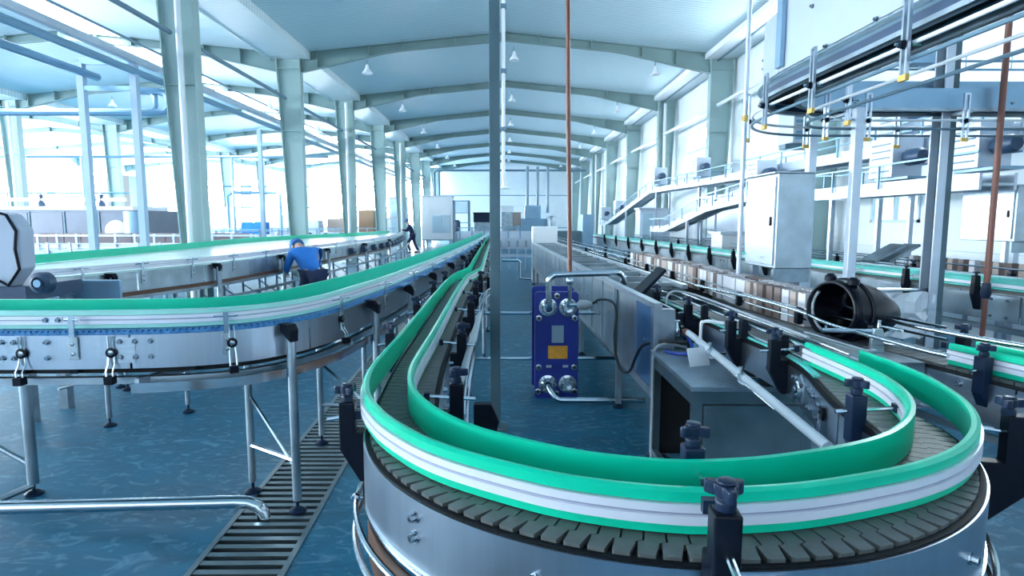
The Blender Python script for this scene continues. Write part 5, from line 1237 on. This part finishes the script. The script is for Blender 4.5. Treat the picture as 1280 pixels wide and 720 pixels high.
tag(MB().box(.72, 1.38, 16.2, 16.9, .0, 1.5).build('white_cover', 'white', None, False, .02), 'white box cover at the far end of the trough', 'cover')
tb_ = thing('cross_conveyor', 'pale conveyor line crossing behind the far end of the trough', 'conveyor', (1, 22, 0))
MB().box(-.25, 1.3, 20.2, 20.7, .95, 1.03).build('bed', 'aqua', tb_); MB().box(-.25, 1.3, 20.14, 20.2, .72, 1.06).build('side_rail', 'panel_pale', tb_); MB().box(-.25, 1.3, 20.14, 20.2, .45, .55).build('lower_rail', 'panel_pale', tb_)
for k in range(6): MB().box(-.2 + .28 * k, -.14 + .28 * k, 20.2, 20.26, 0, .95).build('leg', 'steel_v', tb_); MB().box(-.2 + .28 * k, -.13 + .28 * k, 20.08, 20.14, .8, 1.0).build('rail_bracket', 'steel_d', tb_)
tag(MB().tube([(-.1, 17, .55), (.35, 17, .55), (.40, 17, .5), (.40, 17, .05), (.75, 17, .02)], .04, 8).build('bent_floor_pipe', 'chrome', None, True), 'bent steel pipe on the floor left of the far trough end', 'pipe')
fc = thing('far_cross_conveyor', 'far pale conveyor line crossing the end of the middle hall', 'conveyor', (0, 33, 0))
MB().box(-2.6, 3.6, 33, 33.6, .95, 1.05).build('bed', 'aqua', fc); MB().box(-2.6, 3.6, 32.94, 33, .7, 1.1).build('side_rail', 'panel_pale', fc); MB().box(-2.6, 3.6, 32.9, 32.94, 1.25, 1.30).build('guard_rail', 'pipe_b', fc)
for k in range(10): MB().box(-2.5 + .65 * k, -2.42 + .65 * k, 32.9, 32.96, 0, 1.3).build('leg', 'pipe_b', fc)
cbn = [('dark_bin', 'dark navy bin left of the slate post at the far end', -2.1, -1.0, 40, 1.55, 2.2, 'navy'), ('pallet_box', 'pale box with brown edges right of the slate post at the far end', -.1, 1.0, 40, 1.35, 2.2, 'card_b'), ('white_box', 'white box beside the pale box at the far end', -.3, .5, 39, 2.2, 2.6, 'white')]
for nme, lab, a, b, y, z0, z1, mt_ in cbn:
    o = thing(nme, lab, 'box', ((a + b) / 2, y, 0)); MB().box(a, b, y, y + .8, z0, z1).build('shell', mt_, o, False, .02); MB().box(a - .03, b + .03, y - .03, y + .83, z1 - .06, z1).build('rim', mt_, o); MB().box(a + .05, b - .05, y + .05, y + .75, 0, z0).build('stand', 'steel_m', o)
o = thing('green_unit', 'dark green grey unit beyond the right end of the trough', 'machine', (3, 24, 0)); MB().box(1.9, 3.0, 24, 25, .75, 1.25).build('body', 'post', o, False, .03); MB().box(3.02, 3.45, 24, 25, .5, 1.9).build('upright_cabinet', 'panel_blue', o, False, .02); MB().box(2.0, 3.4, 24.1, 24.9, 0, .75).build('stand', 'steel_d', o)
machine('wall_cabinet', 'tall pale cabinet by the right columns under the high conveyor', 4.75, 5.75, 21.6, 22.3, 2.05, 'panel_pale', ((4.8, 5.25, .4, 1.95),), False, 'cabinet')
machine('wall_cabinet', 'low pale cabinet under the lower raised conveyor at right', 4.7, 6.1, 13.2, 13.9, 1.35, 'white', (), False, 'cabinet')
machine('wall_cabinet', 'wide pale wall unit behind the lower raised conveyor', 5.9, 6.5, 13.6, 19.0, 2.3, 'panel_pale', (), False, 'cabinet')
ac = thing('wall_unit', 'pale louvred unit high on the right wall near the bend of the overhead conveyor', 'wall unit', (6.3, 13, 3.6)); MB().box(5.9, 6.6, 12.7, 13.4, 3.25, 4.0).build('casing', 'panel_pale', ac, False, .02)
for k in range(6): MB().box(5.95, 6.55, 12.68, 12.70, 3.32 + .11 * k, 3.38 + .11 * k).build('louvre', 'pipe_b', ac)
MB().box(5.85, 6.62, 12.9, 13.2, 3.15, 3.25).build('wall_bracket', 'pipe_d', ac)
# boxes and pallets and small far machines between the left columns
random.seed(21)
spec = [(-9.3, 34, 1.2, .8, 'brown', 'card_b'), (-8.2, 36, .9, 1.3, 'brown', 'wood'), (-10.8, 33, 1.5, .7, 'pale', 'panel_pale'), (-13, 34, 1.8, 1.0, 'pale', 'white'), (-12, 29, 1.0, .6, 'blue', 'cloth_b'), (-16, 33, 2, 1.0, 'pale', 'panel_pale'), (-17.2, 36.6, 1.6, 1.5, 'white', 'white'), (-14.6, 37, 1.0, 1.8, 'pale', 'panel_pale'), (-9.9, 38, .8, 1.2, 'white', 'white'), (-7.9, 41, 1.4, .9, 'pale', 'panel_pale')]
plc = ['behind the second left column', 'right of the second left column', 'left of the second left column', 'behind the farther pipe frame', 'low beside the farther pipe frame', 'far beyond the first left column', 'far behind the tunnel machine', 'far behind the arch pipe', 'deep in the left hall', 'deep behind the third left column']
for k, (x, y, w_, h_, cn, mt_) in enumerate(spec):
    o = thing('palletised_load', '%s boxed load on a stand %s' % (cn, plc[k]), 'load', (x, y, 0))
    MB().box(x - w_ / 2, x + w_ / 2, y, y + .9, .98, .98 + h_).build('load_box', mt_, o, False, .02); MB().box(x - w_ / 2 - .05, x + w_ / 2 + .05, y - .05, y + .95, .86, .98).build('pallet', 'wood', o)
    for s_ in (-1, 1): MB().box(x + s_ * (w_ / 2 - .1) - .06, x + s_ * (w_ / 2 - .1) + .06, y, y + .9, 0, .86).build('stand', 'steel_d', o)
for k, (x0, x1, y) in enumerate(((-18, -7, 26), (-17, -5.5, 31), (-15, -7.5, 22.5))):
    o = thing('far_conveyor', 'distant pale conveyor with rails in the left hall, %s line from the crates' % ['second', 'third', 'first'][k], 'conveyor', ((x0 + x1) / 2, y, 0))
    MB().box(x0, x1, y, y + .6, .98, 1.06).build('bed', 'aqua', o); MB().box(x0, x1, y - .05, y, .8, 1.08).build('side_rail', 'panel_pale', o); MB().box(x0, x1, y - .05, y - .02, 1.25, 1.29).build('guard_rail', 'pipe_b', o)
    q = int((x1 - x0) / .8)
    for t in range(q):
        x = x0 + (t + .5) * .8; MB().box(x - .03, x + .03, y - .05, y, 0, 1.3).build('leg', 'pipe_b', o)
        if random.random() < .55: MB().lathe((x + .3, y - .1, .92), [(.1, -.12), (.13, 0), (.1, .14)], 8).build('drive', random.choice(['motor', 'pipe_d', 'steel_d', 'navy']), o, True)

# ------------------------------------------------------------------ 9. people
def skin_mesh(name, pts, edges, mat, parent, sub=1, root=0):
    off = Vector(WL[parent.name]); me = bpy.data.meshes.new(name)
    me.from_pydata([tuple(Vector(p[:3]) ) for p in pts], edges, []); me.materials.append(M[mat])
    o = bpy.data.objects.new(name, me); COL.objects.link(o); o.parent = parent; KIDS.setdefault(parent.name, []).append(o); WL[o.name] = tuple(off)
    sm = o.modifiers.new('skin', 'SKIN'); sm.use_smooth_shade = True
    sv = me.skin_vertices[0].data
    for i, p in enumerate(pts):
        r = p[3]; sv[i].radius = r if isinstance(r, tuple) else (r, r); sv[i].use_root = (i == root)
    s = o.modifiers.new('sub', 'SUBSURF'); s.levels = s.render_levels = sub
    return o
def person(label, loc, rz, J, top, bottom, cap=True):
    """J: joint positions facing +x, feet at z=0"""
    P = thing('person', label, 'person', loc); P.rotation_euler = (0, 0, rz)
    WL[P.name] = (0, 0, 0)
    names = ['pelvis', 'waist', 'chest', 'neck', 'head0', 'head1', 'shL', 'elL', 'wrL', 'shR', 'elR', 'wrR', 'hipL', 'knL', 'anL', 'toL', 'hipR', 'knR', 'anR', 'toR']
    rad = dict(pelvis=.10, waist=.085, chest=.095, neck=.05, head0=.075, head1=.085, shL=.048, elL=.038, wrL=.028, shR=.048, elR=.038, wrR=.028, hipL=.085, knL=.06, anL=.04, toL=.03, hipR=.085, knR=.06, anR=.04, toR=.03)
    ed = [('pelvis', 'waist'), ('waist', 'chest'), ('chest', 'neck'), ('neck', 'head0'), ('head0', 'head1'), ('chest', 'shL'), ('shL', 'elL'), ('elL', 'wrL'), ('chest', 'shR'), ('shR', 'elR'), ('elR', 'wrR'), ('pelvis', 'hipL'), ('hipL', 'knL'), ('knL', 'anL'), ('anL', 'toL'), ('pelvis', 'hipR'), ('hipR', 'knR'), ('knR', 'anR'), ('anR', 'toR')]
    pts = [(*J[k], rad[k]) for k in names]; ix = {k: i for i, k in enumerate(names)}; edges = [(ix[a], ix[b]) for a, b in ed]
    for s in 'LR':                                     # hands: palm and five bent fingers
        w_ = Vector(J['wr' + s]); d = (w_ - Vector(J['el' + s])).normalized(); sd = d.cross(Vector((0, 0, 1)))
        sd = sd.normalized() if sd.length > .1 else Vector((0, 1, 0)); dn = Vector((0, 0, -1))
        palm = w_ + d * .07; pts.append((*palm, (.036, .018))); pi = len(pts) - 1; edges.append((ix['wr' + s], pi))
        for k, (a, L_) in enumerate(((-.03, .075), (-.01, .085), (.01, .08), (.03, .065))):
            b_ = palm + sd * a + d * .025; m_ = b_ + d * L_ * .5 + dn * .008; e_ = b_ + d * L_ * .85 + dn * .03
            for q, r_ in ((b_, .010), (m_, .009), (e_, .008)): pts.append((*q, r_))
            n_ = len(pts); edges += [(pi, n_ - 3), (n_ - 3, n_ - 2), (n_ - 2, n_ - 1)]
        b_ = w_ + d * .035 + sd * (-.035); e_ = b_ + d * .05 - sd * .025; pts += [(*b_, .011), (*e_, .009)]; n_ = len(pts); edges += [(pi, n_ - 2), (n_ - 2, n_ - 1)]
    skin_mesh('body', pts, edges, 'skin', P)
    g = lambda k, s=1.0: (*J[k], rad[k] * s)
    def lerp(a, b, t): return tuple(Vector(J[a]).lerp(Vector(J[b]), t))
    tp = [g('pelvis', 1.45), g('waist', 1.6), g('chest', 1.7), (*lerp('chest', 'neck', .8), .09), g('shL', 1.55), g('elL', 1.4), (*lerp('elL', 'wrL', .9), .042), g('shR', 1.55), g('elR', 1.4), (*lerp('elR', 'wrR', .9), .042)]
    skin_mesh('jacket', tp, [(0, 1), (1, 2), (2, 3), (2, 4), (4, 5), (5, 6), (2, 7), (7, 8), (8, 9)], top, P)
    bt = [g('pelvis', 1.4), g('hipL', 1.3), g('knL', 1.35), (*lerp('knL', 'anL', .93), .065), g('hipR', 1.3), g('knR', 1.35), (*lerp('knR', 'anR', .93), .065)]
    skin_mesh('trousers', bt, [(0, 1), (1, 2), (2, 3), (0, 4), (4, 5), (5, 6)], bottom, P)
    for s in 'LR':
        a = Vector(J['an' + s]); t = Vector(J['to' + s]); d = (t - a); d.z = 0; d.normalize()
        MB().obox(((a + t) / 2 + d * .02 + Vector((0, 0, -.02))), (.28, .10, .075), math.atan2(d.y, d.x)).build('shoe', 'shoe', P, True, .025)
    h = (Vector(J['head0']) + Vector(J['head1'])) / 2; up = (Vector(J['head1']) - Vector(J['neck'])).normalized(); fw = Vector((1, 0, 0)); fw = (fw - up * fw.dot(up)).normalized(); sd = up.cross(fw)
    MB().lathe(h + fw * .085 - up * .005, [(.02, -.02), (.016, .02), (.0, .03)], 8, axis=fw).build('nose', 'skin', P, True)
    for s in (-1, 1):
        MB().lathe(h + fw * .082 + sd * .032 * s + up * .03, [(.011, 0), (.008, .006), (0, .008)], 8, axis=fw).build('eye', 'shoe', P, True)
        MB().lathe(h + sd * .085 * s - up * .0, [(.03, -.01), (.03, .01), (0, .014)], 8, axis=sd * s).build('ear', 'skin', P, True)
    MB().obox(h + fw * .088 - up * .05, (.012, .045, .010)).build('mouth', 'red', P)
    c = MB().lathe(h + up * .02, [(.105, .0), (.115, .05), (.10, .10), (.06, .13), (0, .14)], 16, axis=up); c.obox(h + up * .035 + fw * .13, (.10, .13, .015), math.atan2(fw.y, fw.x))
    c.build('cap', 'cap', P, True)
    return P
JW = dict(pelvis=(0, 0, .93), waist=(.03, 0, 1.07), chest=(.12, 0, 1.32), neck=(.19, 0, 1.48), head0=(.23, 0, 1.55), head1=(.27, 0, 1.66), shL=(.12, .19, 1.38), elL=(.28, .24, 1.16), wrL=(.50, .20, 1.20), shR=(.12, -.19, 1.38), elR=(.26, -.24, 1.14), wrR=(.48, -.20, 1.14),
          hipL=(0, .10, .88), knL=(.22, .11, .50), anL=(.10, .11, .09), toL=(.26, .12, .04), hipR=(0, -.10, .88), knR=(-.08, -.11, .48), anR=(-.30, -.11, .10), toR=(-.15, -.12, .04))
person('person in dark navy workwear and blue cap, leaning left mid step at the far conveyor', (-4.75, 31.2, 0), PI, JW, 'cloth_n', 'cloth_n')
JB = dict(pelvis=(0, 0, .86), waist=(.10, 0, .98), chest=(.30, 0, 1.14), neck=(.42, 0, 1.22), head0=(.49, 0, 1.24), head1=(.60, 0, 1.27), shL=(.30, .19, 1.17), elL=(.42, .24, .92), wrL=(.58, .18, .86), shR=(.30, -.19, 1.17), elR=(.42, -.24, .92), wrR=(.58, -.18, .86),
          hipL=(0, .10, .82), knL=(.12, .12, .46), anL=(-.02, .12, .09), toL=(.14, .13, .04), hipR=(0, -.10, .82), knR=(.10, -.12, .46), anR=(-.06, -.12, .09), toR=(.10, -.13, .04))
person('person in bright blue shirt bending over beside the wide accumulation conveyor', (-2.85, 9.0, 0), PI * .72, JB, 'cloth_b', 'cloth_n')
JS = dict(pelvis=(0, 0, .93), waist=(.01, 0, 1.08), chest=(.03, 0, 1.34), neck=(.05, 0, 1.49), head0=(.07, 0, 1.57), head1=(.09, 0, 1.68), shL=(.03, .20, 1.40), elL=(.10, .24, 1.14), wrL=(.30, .18, 1.10), shR=(.03, -.20, 1.40), elR=(.10, -.24, 1.14), wrR=(.30, -.18, 1.10),
          hipL=(0, .10, .88), knL=(.03, .11, .48), anL=(0, .11, .09), toL=(.16, .12, .04), hipR=(0, -.10, .88), knR=(.03, -.11, .48), anR=(0, -.11, .09), toR=(.16, -.12, .04))
person('person in navy top and blue cap standing behind the far green conveyor left', (-6.7, 33, 0), -PI * .5, JS, 'cloth_n', 'cloth_n')
